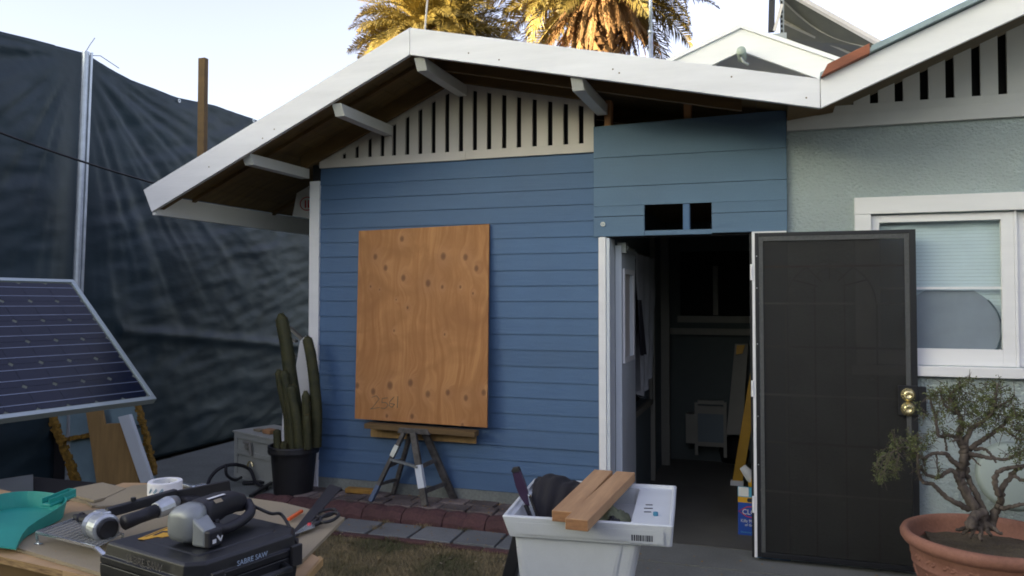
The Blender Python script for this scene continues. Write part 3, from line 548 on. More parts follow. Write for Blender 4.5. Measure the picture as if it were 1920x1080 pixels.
for z in (.6, .9, 1.35, 1.7, 1.9): part('screw', MB().lathe([(.004, 0), (.003, .002), (0, .002)], (sc0 + .010, syf - .0005, z), (0, -1, 0), 8), 'silver', sdoor)

# ================================================================== THE MINT BUNGALOW
bung = thing('bungalow', 'mint green stucco bungalow with white window casing and slatted gable on the right', 'house', (1.2, 5.3, 0))
part('stucco_wall', MB().box(.057, .54, 5.302, 5.44, -.03, 2.70).box(.54, 3.4, 5.302, 5.44, -.03, 1.236).box(.54, 3.4, 5.302, 5.44, 2.148, 2.70), 'stucco', bung)
part('head_casing', MB().box(.445, 3.0, 5.272, 5.302, 2.150, 2.252), 'white', bung, bevel=.002)
part('side_casing', MB().box(.446, .538, 5.276, 5.302, 1.232, 2.149), 'white', bung, bevel=.002)
part('window_sill', MB().box(.42, 3.0, 5.245, 5.33, 1.175, 1.235), 'white', bung, bevel=.004)
def win(x0, x1, dy, l):
    w = part('window', MB().box(x0, x0 + .045, 5.312 + dy, 5.345 + dy, 1.237, 2.142).box(x1 - .065, x1, 5.312 + dy, 5.345 + dy, 1.237, 2.142).box(x0 + .045, x1 - .065, 5.312 + dy, 5.345 + dy, 1.237, 1.336).box(x0 + .045, x1 - .065, 5.312 + dy, 5.345 + dy, 2.098, 2.142), 'white', bung, bevel=.002)
    part('meeting_bar', MB().box(x0 + .045, x1 - .065, 5.325 + dy, 5.343 + dy, 1.691, 1.705), 'white', w)
    part('pane', MB().box(x0 + .045, x1 - .065, 5.337 + dy, 5.340 + dy, 1.336, 1.691).box(x0 + .045, x1 - .065, 5.337 + dy, 5.340 + dy, 1.705, 2.098), 'glass', w)
    b = MB(); z = 1.25
    while z < 2.15: b.prism([(x0, 5.386 + dy, z), (x0, 5.3863 + dy, z + .010), (x0, 5.386 + dy, z + .0207), (x0, 5.388 + dy, z + .0207)], (x1 - x0, 0, 0)); z += .0215
    part('blind', b, 'blind', w); return w
win(.542, 1.302, 0, ''); win(1.318, 2.9, .03, '')
part('window_jamb', MB().box(1.3025, 1.3175, 5.31, 5.44, 1.237, 2.148), 'white', bung)
b = MB(); pts = []
for k in range(64):
    t = 2 * pi * k / 64; x = .970 + .272 * cos(t); z = 1.455 + .258 * sin(t)
    if z <= 1.690: pts.append((x, z))
ctr = MB(); vs = [(.965, 5.356, 1.48)]; NR = 8
for rI in range(1, NR + 1):
    for (x, z) in pts:
        q = rI / NR; xx = .965 + (x - .965) * q; zz = 1.48 + (z - 1.48) * q
        vs.append((xx, 5.363 + .004 * fbm(xx * 9, zz * 9) - .006 * (1 - q), zz))
n = len(pts); fs = [(0, 1 + k, 1 + (k + 1) % n) for k in range(n)]
for rI in range(NR - 1):
    for k in range(n): fs.append((1 + rI * n + k, 1 + (rI + 1) * n + k, 1 + (rI + 1) * n + (k + 1) % n, 1 + rI * n + (k + 1) % n))
ctr.add(vs, fs); sh = thing('sunshade', 'round grey folding sunshade propped inside the mint bungalow window', 'sunshade', (.965, 5.36, 1.3))
part('shade_fabric', ctr, 'shade', sh, smooth=True)
part('hoop', MB().tube([(.970 + .272 * cos(t), 5.358, 1.455 + .258 * sin(t)) for t in [-.6 + k * .07 for k in range(20)]], .0045, 6), 'greycloth', sh)
tag(part('orange_ball', MB().lathe([(0.001, -.05), (.03, -.04), (.05, 0), (.03, .04), (.001, .05)], (1.40, 5.415, 1.36), n=16), 'orange', None, smooth=True, origin=(1.40, 5.415, 1.31)), 'small orange round object behind the right-hand window pane', 'ornament')
# gable
g2 = part('gable_vent', MB().prism([(.12, 5.345, 2.70), (3.3, 5.345, 2.70), (3.3, 5.345, zb(3.3) + .10), (.12, 5.345, zb(.12) + .10)], (0, .02, 0)), 'dark', bung)
part('gable_trim', MB().box(.058, 3.4, 5.268, 5.300, 2.690, 2.775), 'greytrim', g2, bevel=.002)
part('gable_trim', MB().prism([(.25, 5.283, 2.777), (3.4, 5.283, 2.777), (3.4, 5.283, 2.829), (.36, 5.283, 2.829)], (0, .02, 0)), 'greytrim', g2)
xs = [.427 + .1378 * k for k in range(-1, 20)]
for k in range(20):
    xa = xs[k] + .023; xb = xs[k + 1] - .023
    part('slat', MB().prism([(xa, 5.288, 2.83), (xb, 5.288, 2.83), (xb, 5.288, zb(xb) + .10), (xa, 5.288, zb(xa) + .10)], (0, .02, 0)), 'greytrim', g2, bevel=.001)
rf = part('roof', MB().prism([(VX, 4.49, VZ + .165), (3.6, 4.49, zb(3.6) + .165), (3.6, 4.49, zb(3.6) + .185), (VX, 4.49, VZ + .185)], (0, 5, 0)), 'rolled', bung)
part('fascia_board', MB().prism([(VX + .0015, 4.52, VZ), (3.6, 4.52, zb(3.6)), (3.6, 4.52, zb(3.6) + .163), (VX + .0015, 4.52, VZ + .158)], (0, .03, 0)), 'white', rf, bevel=.002)
0 and part('fascia_backing', MB().prism([(VX + .05, 4.551, VZ - .005), (3.6, 4.551, zb(3.6) - .010), (3.6, 4.551, zb(3.6) + .1), (VX + .05, 4.551, VZ + .1)], (0, .05, 0)), 'rafter', rf)
part('sheathing', MB().prism([(VX, 4.56, VZ + .14), (3.6, 4.56, zb(3.6) + .14), (3.6, 4.56, zb(3.6) + .16), (VX, 4.56, VZ + .16)], (0, 4.8, 0)), 'osb', rf)
part('drip_edge', MB().prism([(VX + .243, 4.480, zb(VX + .243) + .166), (3.6, 4.480, zb(3.6) + .166), (3.6, 4.480, zb(3.6) + .196), (VX + .25, 4.480, zb(VX + .25) + .196)], (0, .3, 0)), 'rolled', rf)
part('bare_roof_edge', MB().prism([(VX + .002, 4.475, VZ + .157), (VX + .24, 4.475, zb(VX + .24) + .160), (VX + .24, 4.475, zb(VX + .24) + .212), (VX + .035, 4.475, zb(VX + .035) + .208)], (0, .2, 0)), 'rustwood', rf, bevel=.003, label='bare reddish brown strip on the roof edge at the valley')
part('valley_soffit', MB().prism([(.06, 4.60, VZ + .10), (.33, 4.60, zb(.33) + .09), (.33, 5.29, zb(.33) + .09), (.06, 5.29, VZ + .10)], (0, 0, .02)), 'rafter', rf)
#@@FURN
# ================================================================== BEHIND THE HOUSES
rh = thing('rear_house', 'white gabled house roof rising behind the valley between the two houses', 'house', (-.2, 8.6, 4))
ap = P(1388.8, 43.7, 'y', 8.6); lf = P(1262, 105, 'y', 8.6); rt = P(1690, 147, 'y', 8.6)
sl_, sr_ = (ap.z - lf.z) / (ap.x - lf.x), (ap.z - rt.z) / (rt.x - ap.x)
L_ = ap + Vector((-1.0, 0, -sl_ * 1.0)); R_ = ap + Vector((1.6, 0, -sr_ * 1.6)); D = Vector((0, 0, 1))
part('rake_trim', MB().prism([L_, ap, R_, R_ - D * .045, ap - D * .045, L_ - D * .045], (0, .12, 0)), 'white', rh)
part('fascia_board', MB().prism([L_ - D * .047 + EY * .03, ap - D * .047 + EY * .03, R_ - D * .047 + EY * .03, R_ - D * .29 + EY * .03, ap - D * .285 + EY * .03, L_ - D * .29 + EY * .03], (0, .04, 0)), 'white', rh)
part('roof', MB().prism([L_ + EY * .15 - D * .02, ap + EY * .15 - D * .02, R_ + EY * .15 - D * .02, R_ + EY * .15 - D * .10, ap + EY * .15 - D * .10, L_ + EY * .15 - D * .10], (0, 4, 0)), 'white', rh)
part('gable_wall', MB().prism([L_ + EY * .5 - D * .12, ap + EY * .5 - D * .12, R_ + EY * .5 - D * .12, Vector((R_.x, 9.1, 3)), Vector((L_.x, 9.1, 3))], (0, .05, 0)), 'offwhite', rh)
for k in range(9):
    x = ap.x - .45 + k * .13; z1 = ap.z - .30 - (sl_ if x < ap.x else sr_) * abs(x - ap.x)
    part('vent_gap', MB().box(x, x + .05, 9.094, 9.0985, z1 - .5, z1 - .08), 'dark', rh)
kb = P(1390, 97, 'y', 8.5)
part('beam_end', MB().lathe([(.0, 0), (.04, 0), (.048, .02), (.048, .30)], kb + Vector((0, -.05, .0)), (0, 1, 0), 20), 'mint', rh, smooth=True)
part('lamp_socket', MB().tube([kb + Vector((0, 0, -.06)), kb + Vector((.02, 0, -.11)), kb + Vector((.07, 0, -.14))], .015, 6), 'greymetal', rh)
sp = thing('rooftop_solar_panel', 'rooftop solar panel seen from behind on a perforated metal strut', 'solar panel', (.3, 9.8, 4.3))
A_ = P(1458, -26, 'y', 9.6); B_ = P(1668, 92, 'y', 9.6); D_ = P(1470, 72, 'y', 10.3); C_ = P(1625, 130, 'y', 10.3)
nrm = (B_ - A_).cross(D_ - A_).normalized(); nrm = nrm if nrm.y > 0 else -nrm
part('back_sheet', MB().prism([A_, B_, C_, D_], nrm * .02), 'backsheet', sp)
part('edge_frame', MB().beam(A_, B_, .05, .05, nrm), 'amberframe' if 'amberframe' in M else 'offwhite', sp)
part('edge_frame', MB().beam(D_, C_, .04, .04, nrm), 'greytrim', sp)
part('rail', MB().beam(A_.lerp(D_, .62) - nrm * .02, B_.lerp(C_, .62) - nrm * .02, .035, .035, nrm), 'inttrim', sp)
wp = [A_.lerp(B_, t).lerp(D_.lerp(C_, t), .12 + .55 * sin(pi * min(1, t * 1.05)) * .55) - nrm * .03 for t in [k / 14 for k in range(15)]]
part('wire', MB().tube(wp, .010, 6), 'inttrim', sp)
s0 = P(1466, 66, 'y', 9.55); s1 = P(1466, -60, 'y', 9.55)
st = part('strut', MB().beam(s0 - D * .3, s1, .045, .03, (0, 1, 0)), 'greymetal', sp)
for k in range(14): part('hole', MB().box(s0.x - .010, s0.x + .010, 9.515, 9.5345, s0.z + .03 + k * .055, s0.z + .055 + k * .055), 'dark', st)
part('strut', MB().beam(P(1446, 60, 'y', 9.5), P(1449, -60, 'y', 9.5), .07, .05, (0, 1, 0)), 'rubber', sp)
part('brace', MB().beam(P(1452, 58, 'y', 9.45), P(1466, 8, 'y', 9.45), .035, .02, (0, 1, 0)), 'offwhite', sp)
part('foot', MB().box(s0.x - .25, s0.x + .05, 9.4, 9.7, s0.z - .15, s0.z - .02), 'greymetal', sp)
tag(part('metal_mast', MB().tube([P(1220, 125, 'y', 8.8) - D * 1.2, P(1220, 60, 'y', 8.8)], .024, 10).tube([P(1220, 60, 'y', 8.8), P(1219, -60, 'y', 8.8)], .019, 10).lathe([(.028, -.02), (.028, .02)], P(1220, 60, 'y', 8.8), n=12, cap0=True, cap1=True), 'galv', None, smooth=True, origin=P(1220, 125, 'y', 8.8) - D * 1.2), 'thin galvanised mast rising in front of the right palm tree', 'pole')
tag(part('bamboo_pole', MB().tube([P(793, 80, 'y', 8.4) - D * .6, P(797, 50, 'y', 8.4), P(804, -30, 'y', 8.4)], .012, 8), 'offwhite', None, origin=P(793, 80, 'y', 8.4) - D * .6), 'thin pale pole sticking up beside the roof peak in front of the left palm tree', 'pole')
tag(part('guy_wire', MB().tube([P(915, 84, 'y', 8.6), P(950, 70, 'y', 9), P(975, 40, 'y', 9.6), P(1000, -30, 'y', 10)], .004, 5).tube([P(965, 72, 'y', 8.6), P(958, 40, 'y', 8.6), P(940, -20, 'y', 8.6)], .004, 5), 'cable', None, origin=P(965, 72, 'y', 8.6)), 'thin dark wires rising from the roof between the two palm trees', 'wire')
# ---- palms
def frond_mesh(name, L0, droop, dry, seed):
    rr = random.Random(seed); b = MB(); n = 38; pts = []
    for i in range(n + 1):
        t = i / n; ang = 0.12 - droop * t ** 1.4; 
        if i == 0: p = Vector((0, 0, 0))
        else: p = pts[-1] + Vector((cos(ang), 0, sin(ang))) * (L0 / n)
        pts.append(p)
    b.tube(pts, [0.05 * (1 - .85 * i / n) for i in range(n + 1)], 4, False)
    for i in range(2, n + 1):
        for q in (0, .5):
            t = (i - q) / n; k = min(n - 1, int(t * n)); p = pts[k].lerp(pts[k + 1], t * n - k); d = (pts[k + 1] - pts[k]).normalized(); up = Vector((-d.z, 0, d.x))
            ll = L0 * 0.19 * (sin(pi * min(1, t * .95 + .06)) ** .6) * rr.uniform(.8, 1.15) * (0.5 if dry else 1)
            for sg in (-1, 1):
                dr = (Vector((0, sg, 0)) * (.8 if not dry else .45) + d * rr.uniform(.5, .95) + up * rr.uniform(-.15, .45) * (1 if not dry else -1)).normalized()
                w = 0.019 * (1 if not dry else 1.1); wd = dr.cross(up).normalized() * w; m = p + dr * ll * .55 + up * .02; e = p + dr * ll - Vector((0, 0, ll * .18))
                b.add([p - wd * .5, p + wd * .5, m + wd, m - wd, e], [(0, 1, 2, 3), (3, 2, 4)])
    me = bpy.data.meshes.new(name); me.from_pydata(b.v, [], b.f); me.materials.append(M['dryfrond' if dry else 'frond']); return me
FM = [frond_mesh('frond', 3.3, dr, False, i) for i, dr in enumerate((.7, 1.0, 1.3, 1.6, 1.15, .85))]
DM = [frond_mesh('dry_frond', 2.3, dr, True, 50 + i) for i, dr in enumerate((.3, .5, .8))]
def palm(cx, cy, cz, label, R, seed, ndry, nf=115, emax=105):
    rr = random.Random(seed); t = thing('palm_tree', label, 'palm tree', (cx, cy, 0), 'feather palms behind the house')
    prof = []; k = 90
    for i in range(k + 1):
        z = -.05 + (cz + .1) * i / k; base = .42 + .22 * max(0, (z - cz + 2.4) / 2.4); prof.append((base + (.05 if i % 2 else 0), z))
    part('trunk', MB().lathe(prof, (cx, cy, 0), n=18), 'palmtrunk', t)
    # leaf-base stubs on the upper trunk
    for i in range(130):
        z = cz - 2.6 + 2.5 * (i / 130); a = i * 2.39996; rad = .50 + .18 * (z - cz + 2.4) / 2.4; dv = Vector((cos(a), sin(a), 0))
        p = Vector((cx, cy, z)) + dv * rad; o = part('leaf_base', MB().prism([p + Vector((-dv.y, dv.x, 0)) * .10, p - Vector((-dv.y, dv.x, 0)) * .10, p + dv * .16 + D * .26], dv * .03 - D * .03), 'dryfrond', t)
    for i in range(nf):
        u = (i + .5) / nf; a = i * 2.39996 + rr.uniform(-.2, .2); el = 80 - emax * u + rr.uniform(-7, 7)
        o = bpy.data.objects.new('frond', FM[min(5, max(0, int(rr.random() * 6)))]); COL.objects.link(o); o.parent = t
        o.location = (cos(a) * .3, sin(a) * .3, cz - .15 * u); o.rotation_euler = Matrix.Rotation(a, 3, 'Z').to_4x4().to_3x3().to_euler()
        o.rotation_euler = (Matrix.Rotation(a, 3, 'Z') @ Matrix.Rotation(-radians(el), 3, 'Y') @ Matrix.Rotation(rr.uniform(-.7, .7), 3, 'X')).to_euler()
        s_ = R / 3.3 * rr.uniform(.85, 1.1); o.scale = (s_, s_, s_)
    for i in range(ndry):
        a = i * 2.39996 + rr.uniform(-.3, .3); el = -38 - 40 * rr.random()
        o = bpy.data.objects.new('dry_frond', DM[int(rr.random() * 3)]); COL.objects.link(o); o.parent = t
        o.location = (cos(a) * .55, sin(a) * .55, cz - .25 - rr.random() * .7)
        o.rotation_euler = (Matrix.Rotation(a, 3, 'Z') @ Matrix.Rotation(-radians(el), 3, 'Y') @ Matrix.Rotation(rr.uniform(-.5, .5), 3, 'X')).to_euler(); s_ = rr.uniform(.6, 1.0); o.scale = (s_,) * 3
pl = P(812, 62, 'y', 28); pr_ = P(1128, -38, 'y', 24)
palm(pl.x, pl.y, pl.z, 'yellow green feather palm whose crown shows above the left roof peak, trunk hidden', 3.1, 21, 8, 170)
palm(pr_.x, pr_.y, pr_.z, 'feather palm with orange dry skirt and scaly trunk above the long right roof slope', 3.3, 22, 90, 190, 100)
# ---- unseen building added behind the camera to keep sun off the yard
nb = thing('sun_blocker', 'tall plain rendered building added out of view to keep sun off the yard', 'building', (-15, -6, 0))
sdir = Vector((sin(SUN_AZ), cos(SUN_AZ), 0)); pd = Vector((-sdir.y, sdir.x, 0)); c0 = Vector((-1.5, 4.5, 0)) + sdir * 44
part('wall', MB().frame(c0 + sdir * 4 + D * 5.95, pd, sdir, D, 34, 8, 11.9), 'stucco_far', nb)
for i in range(7):
    for j in range(3): part('window', MB().frame(c0 - sdir * .02 + pd * (-10.5 + i * 3.5) + D * (2 + 2.9 * j), pd, sdir, D, 1.4, .06, 1.3), 'cellblue', nb)
part('roof', MB().frame(c0 + sdir * 4 + D * 12.0, pd, sdir, D, 34.6, 8.6, .2), 'shingle', nb)
hg = MB(); vs = []; 
for i in range(61):
    for j in range(13):
        x = -10 + 20 * i / 60; z = 2.9 * j / 12; vs.append((x, -6.5 + .35 * fbm(x * .9, z * .9, 3) - .4 * (j == 12), z + .3 * fbm(x, z, 6) * (j == 12)))
hg.add(vs, [(i * 13 + j, (i + 1) * 13 + j, (i + 1) * 13 + j + 1, i * 13 + j + 1) for i in range(60) for j in range(12)])
sf = thing('blocker_fence', 'dark stained board fence added at right outside the view to dim that side of the yard', 'fence', (3.7, 0, 0))  # unseen boards, added to darken the right side of the yard
for i in range(40): part('board', MB().box(3.70, 3.72, -3.2 + i * .21, -3.2 + i * .21 + .2, 0, 2.3), 'rafter', sf)
o = part('blocker_hedge', hg, 'blocker_hedge', None, origin=(0, -6.5, 0)); o.modifiers.new('s', 'SOLIDIFY').thickness = .8; tag(o, 'tall dark hedge added out of view behind the viewer to block low sky light', 'blocker_hedge')  # unseen leafy screen, added to cut low sky light on the yard
# ================================================================== LEFT SIDE: TARP, POLE, CABLE, PANEL
XT = -5.6
tp_top = [(2.0, 3.55), (3.2, 3.60), (4.44, 3.658), (5.224, 3.725), (5.45, 3.665), (5.70, 3.616), (6.29, 3.596), (6.85, 3.645), (7.565, 3.644), (9.5, 3.62), (12.5, 3.6)]
def ztop(y):
    for (a, za), (b_, zb2) in zip(tp_top, tp_top[1:]):
        if a <= y <= b_: t = (y - a) / (b_ - a); return za + (zb2 - za) * t
    return 3.6
b = MB(); NY, NZ = 330, 120; vs = []
py_, pz_ = 5.16, 3.70
for i in range(NY + 1):
    y = 1.5 + 11.0 * i / NY; zt = ztop(max(2.0, min(12.4, y)))
    zb3 = 0.12 + .04 * fbm(y * 1.5, 0, 4)
    for j in range(NZ + 1):
        v = j / NZ; z = zt + (zb3 - zt) * v
        d = sqrt((y - py_) ** 2 + (z - pz_) ** 2) + .03; an = math.atan2(pz_ - z, y - py_)
        f1 = .060 * fbm(an * 9.0 + (3 if y < py_ else 0), d * .45, 1.0, 3) * min(1, d * 1.6) * math.exp(-d / 1.6) * 1.05
        f2 = .045 * fbm(y * .55, z * .9, 2.0, 3); f3 = .012 * fbm(y * 1.3 + z * .9, z * 3.2 - y * .6, 3.0, 3) ; f4 = .006 * fbm(y * 3 + z * 2, z * 9 - y * 2, 7.0, 3)
        fr = 1 - abs(fbm(an * 10 + 9, d * .5, 8.0, 2)) * 2.2; f5 = .03 * max(0, fr) * min(1, d) * math.exp(-d / 1.5) * 1.0
        q1 = y * .9 + z * .55; q2 = z * 2.6 - y * .75; f6 = .013 * max(0, 1 - 3.2 * abs(fbm(q1 * .8, q2 * 1.3, 12.0, 2))) + .008 * max(0, 1 - 3.0 * abs(fbm(q1 * 1.9 + 7, q2 * 2.6, 15.0, 2)))
        near = min(1, abs(y - py_) * 3); fold = .09 * math.exp(-((z - 1.30 + .11 * (y - 6)) / .05) ** 2) * (1 if y > 5.6 else 0)
        vs.append((XT + (f1 + f2 + f3 + f4 + f5 + f6 * min(1, d * .8)) * near - .12 * math.exp(-((y - py_) / .18) ** 2) * (v ** .5) * .4 + fold * .3, y, z))
b.add(vs, [(i * (NZ + 1) + j, i * (NZ + 1) + j + 1, (i + 1) * (NZ + 1) + j + 1, (i + 1) * (NZ + 1) + j) for i in range(NY) for j in range(NZ)])
tf = thing('tarp_fence', 'tall wrinkled blue grey tarp screen along the left boundary', 'tarp', (XT, 6, 0))
o = part('tarp_sheet', b, 'tarp', tf, smooth=True); sm = o.modifiers.new('thickness', 'SOLIDIFY'); sm.thickness = .004
for yy in (6.29, 7.45, 4.1, 8.6): part('grommet', MB().lathe([(.018, 0), (.018, .006), (.009, .006), (.009, 0)], (XT + .05, yy, ztop(yy) - .035), (1, 0, 0), 12), 'silver', tf)
part('fence_panel', MB().box(XT - .16, XT - .12, 1.5, 12.5, 0, 3.3), 'dark', tf)
for yy in (2.6, 7.9, 10.5): part('post', MB().tube([(XT - .09, yy, 0), (XT - .09, yy, ztop(yy) - .05)], .025, 8), 'galv', tf)
pt, pb = P(161, 97, 'x', -5.42), P(142, 560, 'x', -5.42)
dd = (pb - pt).normalized(); pb2 = pt + dd * (pt.z / -dd.z)
tag(part('fence_pole', MB().tube([pt, pb2], .028, 12, True).beam(pt + Vector((.03, .03, 0)), pb2 + Vector((.03, .03, 0)), .012, .02), 'galv', None, smooth=False, origin=(pb2.x, pb2.y, 0)), 'tall galvanised metal pole standing against the tarp on the left', 'pole')
tag(part('tie_wire', MB().tube([pt, pt + Vector((.02, .02, .06)), pt + Vector((.03, .06, .13))], .0035, 5).tube([pt + D * -.03, pt + Vector((.05, .1, -.01)), pt + Vector((.05, .3, -.06))], .0035, 5), 'greymetal', None, origin=pt), 'loose ends of tie wire at the top of the fence pole', 'wire')
c1 = P(-60, 229, 'x', -5.25); c2 = P(300, 349, 'y', 5.4)
tag(part('overhead_cable', MB().tube([c1.lerp(c2, k / 16) - D * (.02 * sin(pi * k / 16)) + D * .01 for k in range(17)], .0085, 6), 'cable', None, origin=c1), 'black cable slung across the tarp to the left eave', 'cable')
# ---- solar panel leaning in the yard
spn = thing('solar_panel', 'blue monocrystalline solar panel with aluminium frame tilted in front of the tarp', 'solar panel', (-3.9, 3.2, 1.0))
uu = Vector((.1335, 1.0, -.008)).normalized(); vv = Vector((.7228, -.0834, -.6664)); vv = (vv - uu * vv.dot(uu)).normalized(); ww = uu.cross(vv); ww = ww if ww.z > 0 else -ww
O_ = Vector((-4.072, 3.715, 1.727)); q = .158
def sbox(mb, u0, u1, v0, v1, w0, w1):
    c = O_ + uu * ((u0 + u1) / 2) + vv * ((v0 + v1) / 2) + ww * ((w0 + w1) / 2); return mb.frame(c, uu, vv, ww, u1 - u0, v1 - v0, w1 - w0)
part('back_sheet', sbox(MB(), -1.62, .02, -.02, 6 * q + .02, -.012, -.004), 'gridgold', spn)
for side in ((-1.65, .036, -.032, -.007), (-1.65, .036, 6 * q + .007, 6 * q + .032)): part('frame_rail', sbox(MB(), side[0], side[1], side[2], side[3], -.035, .004), 'frame_al', spn, bevel=.001)
for side in ((.009, .036), (-1.65, -1.62)): part('frame_rail', sbox(MB(), side[0], side[1], -.0065, 6 * q + .0065, -.035, .004), 'frame_al', spn, bevel=.001)
proto = None
for i in range(10):
    for j in range(6):
        u1 = -i * q - .001 + .0; u0 = u1 - q + .002; u0 += .0; v0 = j * q + .001; v1 = (j + 1) * q - .001; c = .014
        # the cell: a square with clipped corners
        sh_ = Vector((0, 0, 0)); pts = [(u0 + c, v0), (u1 - c, v0), (u1, v0 + c), (u1, v1 - c), (u1 - c, v1), (u0 + c, v1), (u0, v1 - c), (u0, v0 + c)]
        shift = 0.0
        cpts = [O_ + uu * (a + shift - .0) + vv * b2 for a, b2 in pts]
        if proto is None:
            proto = part('cell', MB().prism([p - ww * .004 for p in cpts], ww * .002), 'cellblue', spn); p0 = Vector((u0, v0))
        else:
            o = proto.copy(); COL.objects.link(o); o.parent = spn; o.location = uu * (u0 - p0.x) + vv * (v0 - p0.y)
for j in range(6):
    for f_ in (.27, .73): part('busbar', sbox(MB(), -1.58, -.002, (j + f_) * q - .0016, (j + f_) * q + .0016, -.0015, -.0008), 'busbar', spn)
part('back_rail', sbox(MB(), -1.5, -.1, .2, .24, -.08, -.036).frame(O_ + uu * -.8 + vv * .75 - ww * .058, uu, vv, ww, 1.4, .04, .04), 'galv', spn)
for u_ in (-.95, -1.5):
    a = O_ + uu * u_ + vv * .75 - ww * .09; part('leg', MB().beam(a, Vector((a.x - .1, a.y, .11)), .03, .03, (1, 0, 0)), 'blackmetal', spn)
    a = O_ + uu * u_ + vv * .22 - ww * .09; part('leg', MB().beam(a, Vector((a.x - .1, a.y, .11)), .03, .03, (1, 0, 0)), 'blackmetal', spn)
#@@OBJ
def spline(pts, n=6):
    out = []
    for i in range(len(pts) - 1):
        p0, p1, p2, p3 = pts[max(i - 1, 0)], pts[i], pts[i + 1], pts[min(i + 2, len(pts) - 1)]
        for k in range(n):
            t = k / n; out.append(.5 * ((2 * p1) + (p2 - p0) * t + (2 * p0 - 5 * p1 + 4 * p2 - p3) * t * t + (3 * p1 - p0 - 3 * p2 + p3) * t ** 3))
    return out + [pts[-1]]
# ---- boards leaning behind the table
def slab(pix, y, t, ax='y'): return MB().prism([P(a, b_, ax, y) for a, b_ in pix], (0, t, 0))
fb = thing('foam_board', 'grey blue foam boards with crumbling yellow edges leaning below the solar panel', 'foam board', (-4.9, 4.9, .13))
part('board', slab([(96, 770), (172, 765), (172, 812), (112, 822)], 4.95, .04), 'foam', fb); part('board', slab([(120, 828), (172, 818), (185, 925), (150, 925)], 4.95, .04), 'foam', fb)
part('board', slab([(173, 765), (256, 755), (266, 795), (178, 812)], 4.955, .04), 'foam', fb); part('board', slab([(178, 818), (266, 803), (286, 905), (186, 925)], 4.955, .04), 'foam', fb)
def rough(pa, pb_, w, y, n=22, seed=1):
    rr = random.Random(seed); b = MB(); a = P(*pa, 'y', y); c = P(*pb_, 'y', y)
    for i in range(n):
        p = a.lerp(c, i / n); q_ = a.lerp(c, (i + 1.25) / n); o1 = rr.uniform(-.3, .3) * w
        b.beam(p + Vector((o1, rr.uniform(-.01, .01), 0)), q_ + Vector((o1 * .5, 0, 0)), w * rr.uniform(.6, 1.3), .03 + rr.uniform(0, .02), (0, 1, 0))
    return b
part('crumbled_edge', rough((94, 772), (152, 925), .055, 4.93, 26, 2), 'foamedge', fb); part('crumbled_edge', rough((258, 756), (291, 890), .03, 4.945, 30, 3), 'foamedge', fb)
part('crumbled_edge', rough((110, 826), (172, 815), .03, 4.93, 12, 4), 'foamedge', fb)
tag(part('plywood_offcut', slab([(160, 766), (190, 762), (196, 795), (232, 793), (262, 912), (182, 915)], 4.87, .018), 'plywarm', None, bevel=.001, origin=(-4.9, 4.87, .13)), 'stepped plywood offcut with knots leaning on the foam boards', 'plywood')
tag(part('white_board', slab([(221, 782), (242, 777), (284, 900), (264, 908)], 4.80, .03), 'doorwhite', None, bevel=.002, origin=(-4.8, 4.8, .13)), 'narrow white painted board leaning diagonally on the foam boards', 'board')
tag(part('dark_tarp_heap', MB().prism([P(-80, 780, 'y', 4.99), P(100, 772, 'y', 4.99), P(150, 925, 'y', 4.99), P(-80, 980, 'y', 4.99)], (0, .05, 0)), 'blackcloth', None, origin=(-6, 5, .1)), 'black sheet hanging below the solar panel at the far left', 'sheet')
tag(part('grey_slab', MB().prism([P(-30, 912, 'z', .5), P(62, 898, 'z', .5), P(62, 950, 'z', .5) - D * .0, P(-30, 960, 'z', .5)], (0, 0, .03)), 'greymetal', None, bevel=.004, origin=(-4, 3.4, .5)), 'flat grey panel lying beyond the table under the solar panel', 'panel')
tag(part('lumber_stack', MB().box(-4.6, -3.5, 3.2, 3.9, .1, .495), 'blackcloth', None, bevel=.02, origin=(-4, 3.5, .1)), 'dark covered stack under the flat grey panel beyond the table', 'stack')
# ---- white box, cactus, hose
bx = thing('storage_box', 'beige painted wooden cabinet box with brass latch beside the potted cactus', 'box', (-4.1, 5.5, .13))
bo = P(441, 893, 'z', .13); br = P(520, 915, 'z', .13); dx = (br - bo); dx.z = 0; wdt = dx.length; dx.normalize(); dy = Vector((-dx.y, dx.x, 0)); hh = .37
part('body', MB().frame(bo + dx * wdt / 2 + dy * .18 + D * hh / 2, dx, dy, D, wdt, .36, hh), 'beigebox', bx, bevel=.004)
for (a, c, z0, z1) in ((.0, .045, 0, hh), (wdt - .045, wdt, 0, hh), (.046, wdt - .046, hh - .04, hh), (.046, wdt - .046, .20, .235), (.046, wdt - .046, 0, .035)):
    part('rail', MB().frame(bo + dx * (a + c) / 2 - dy * .007 + D * (z0 + z1) / 2, dx, dy, D, c - a, .012, z1 - z0), 'beigebox', bx, bevel=.001)
part('lid', MB().frame(bo + dx * wdt / 2 + dy * .18 + D * (hh + .009), dx, dy, D, wdt + .03, .40, .016), 'beigebox', bx, bevel=.003)
part('latch', MB().tube([bo + dx * .17 - dy * .02 + D * .31, bo + dx * .27 - dy * .03 + D * .31, bo + dx * .29 - dy * .03 + D * .22], .014, 8).lathe([(.025, 0), (.025, .02)], bo + dx * .22 - dy * .014 + D * .28, -dy, 12, True, True), 'inttrim', bx)
part('hook', MB().tube([bo + dx * (.28 + .035 * cos(t)) - dy * .03 + D * (.13 + .035 * sin(t)) for t in [k * .5 for k in range(10)]], .008, 6), 'gold', bx)
tag(part('wood_scrap', MB().frame(bo + dx * .36 + dy * .1 + D * (hh + .035), dx, dy, D, .11, .08, .035), 'rawwood', None, bevel=.006, origin=bo + dx * .36 + dy * .1 + D * (hh + .02)), 'brown wood block lying on the beige box lid', 'block')
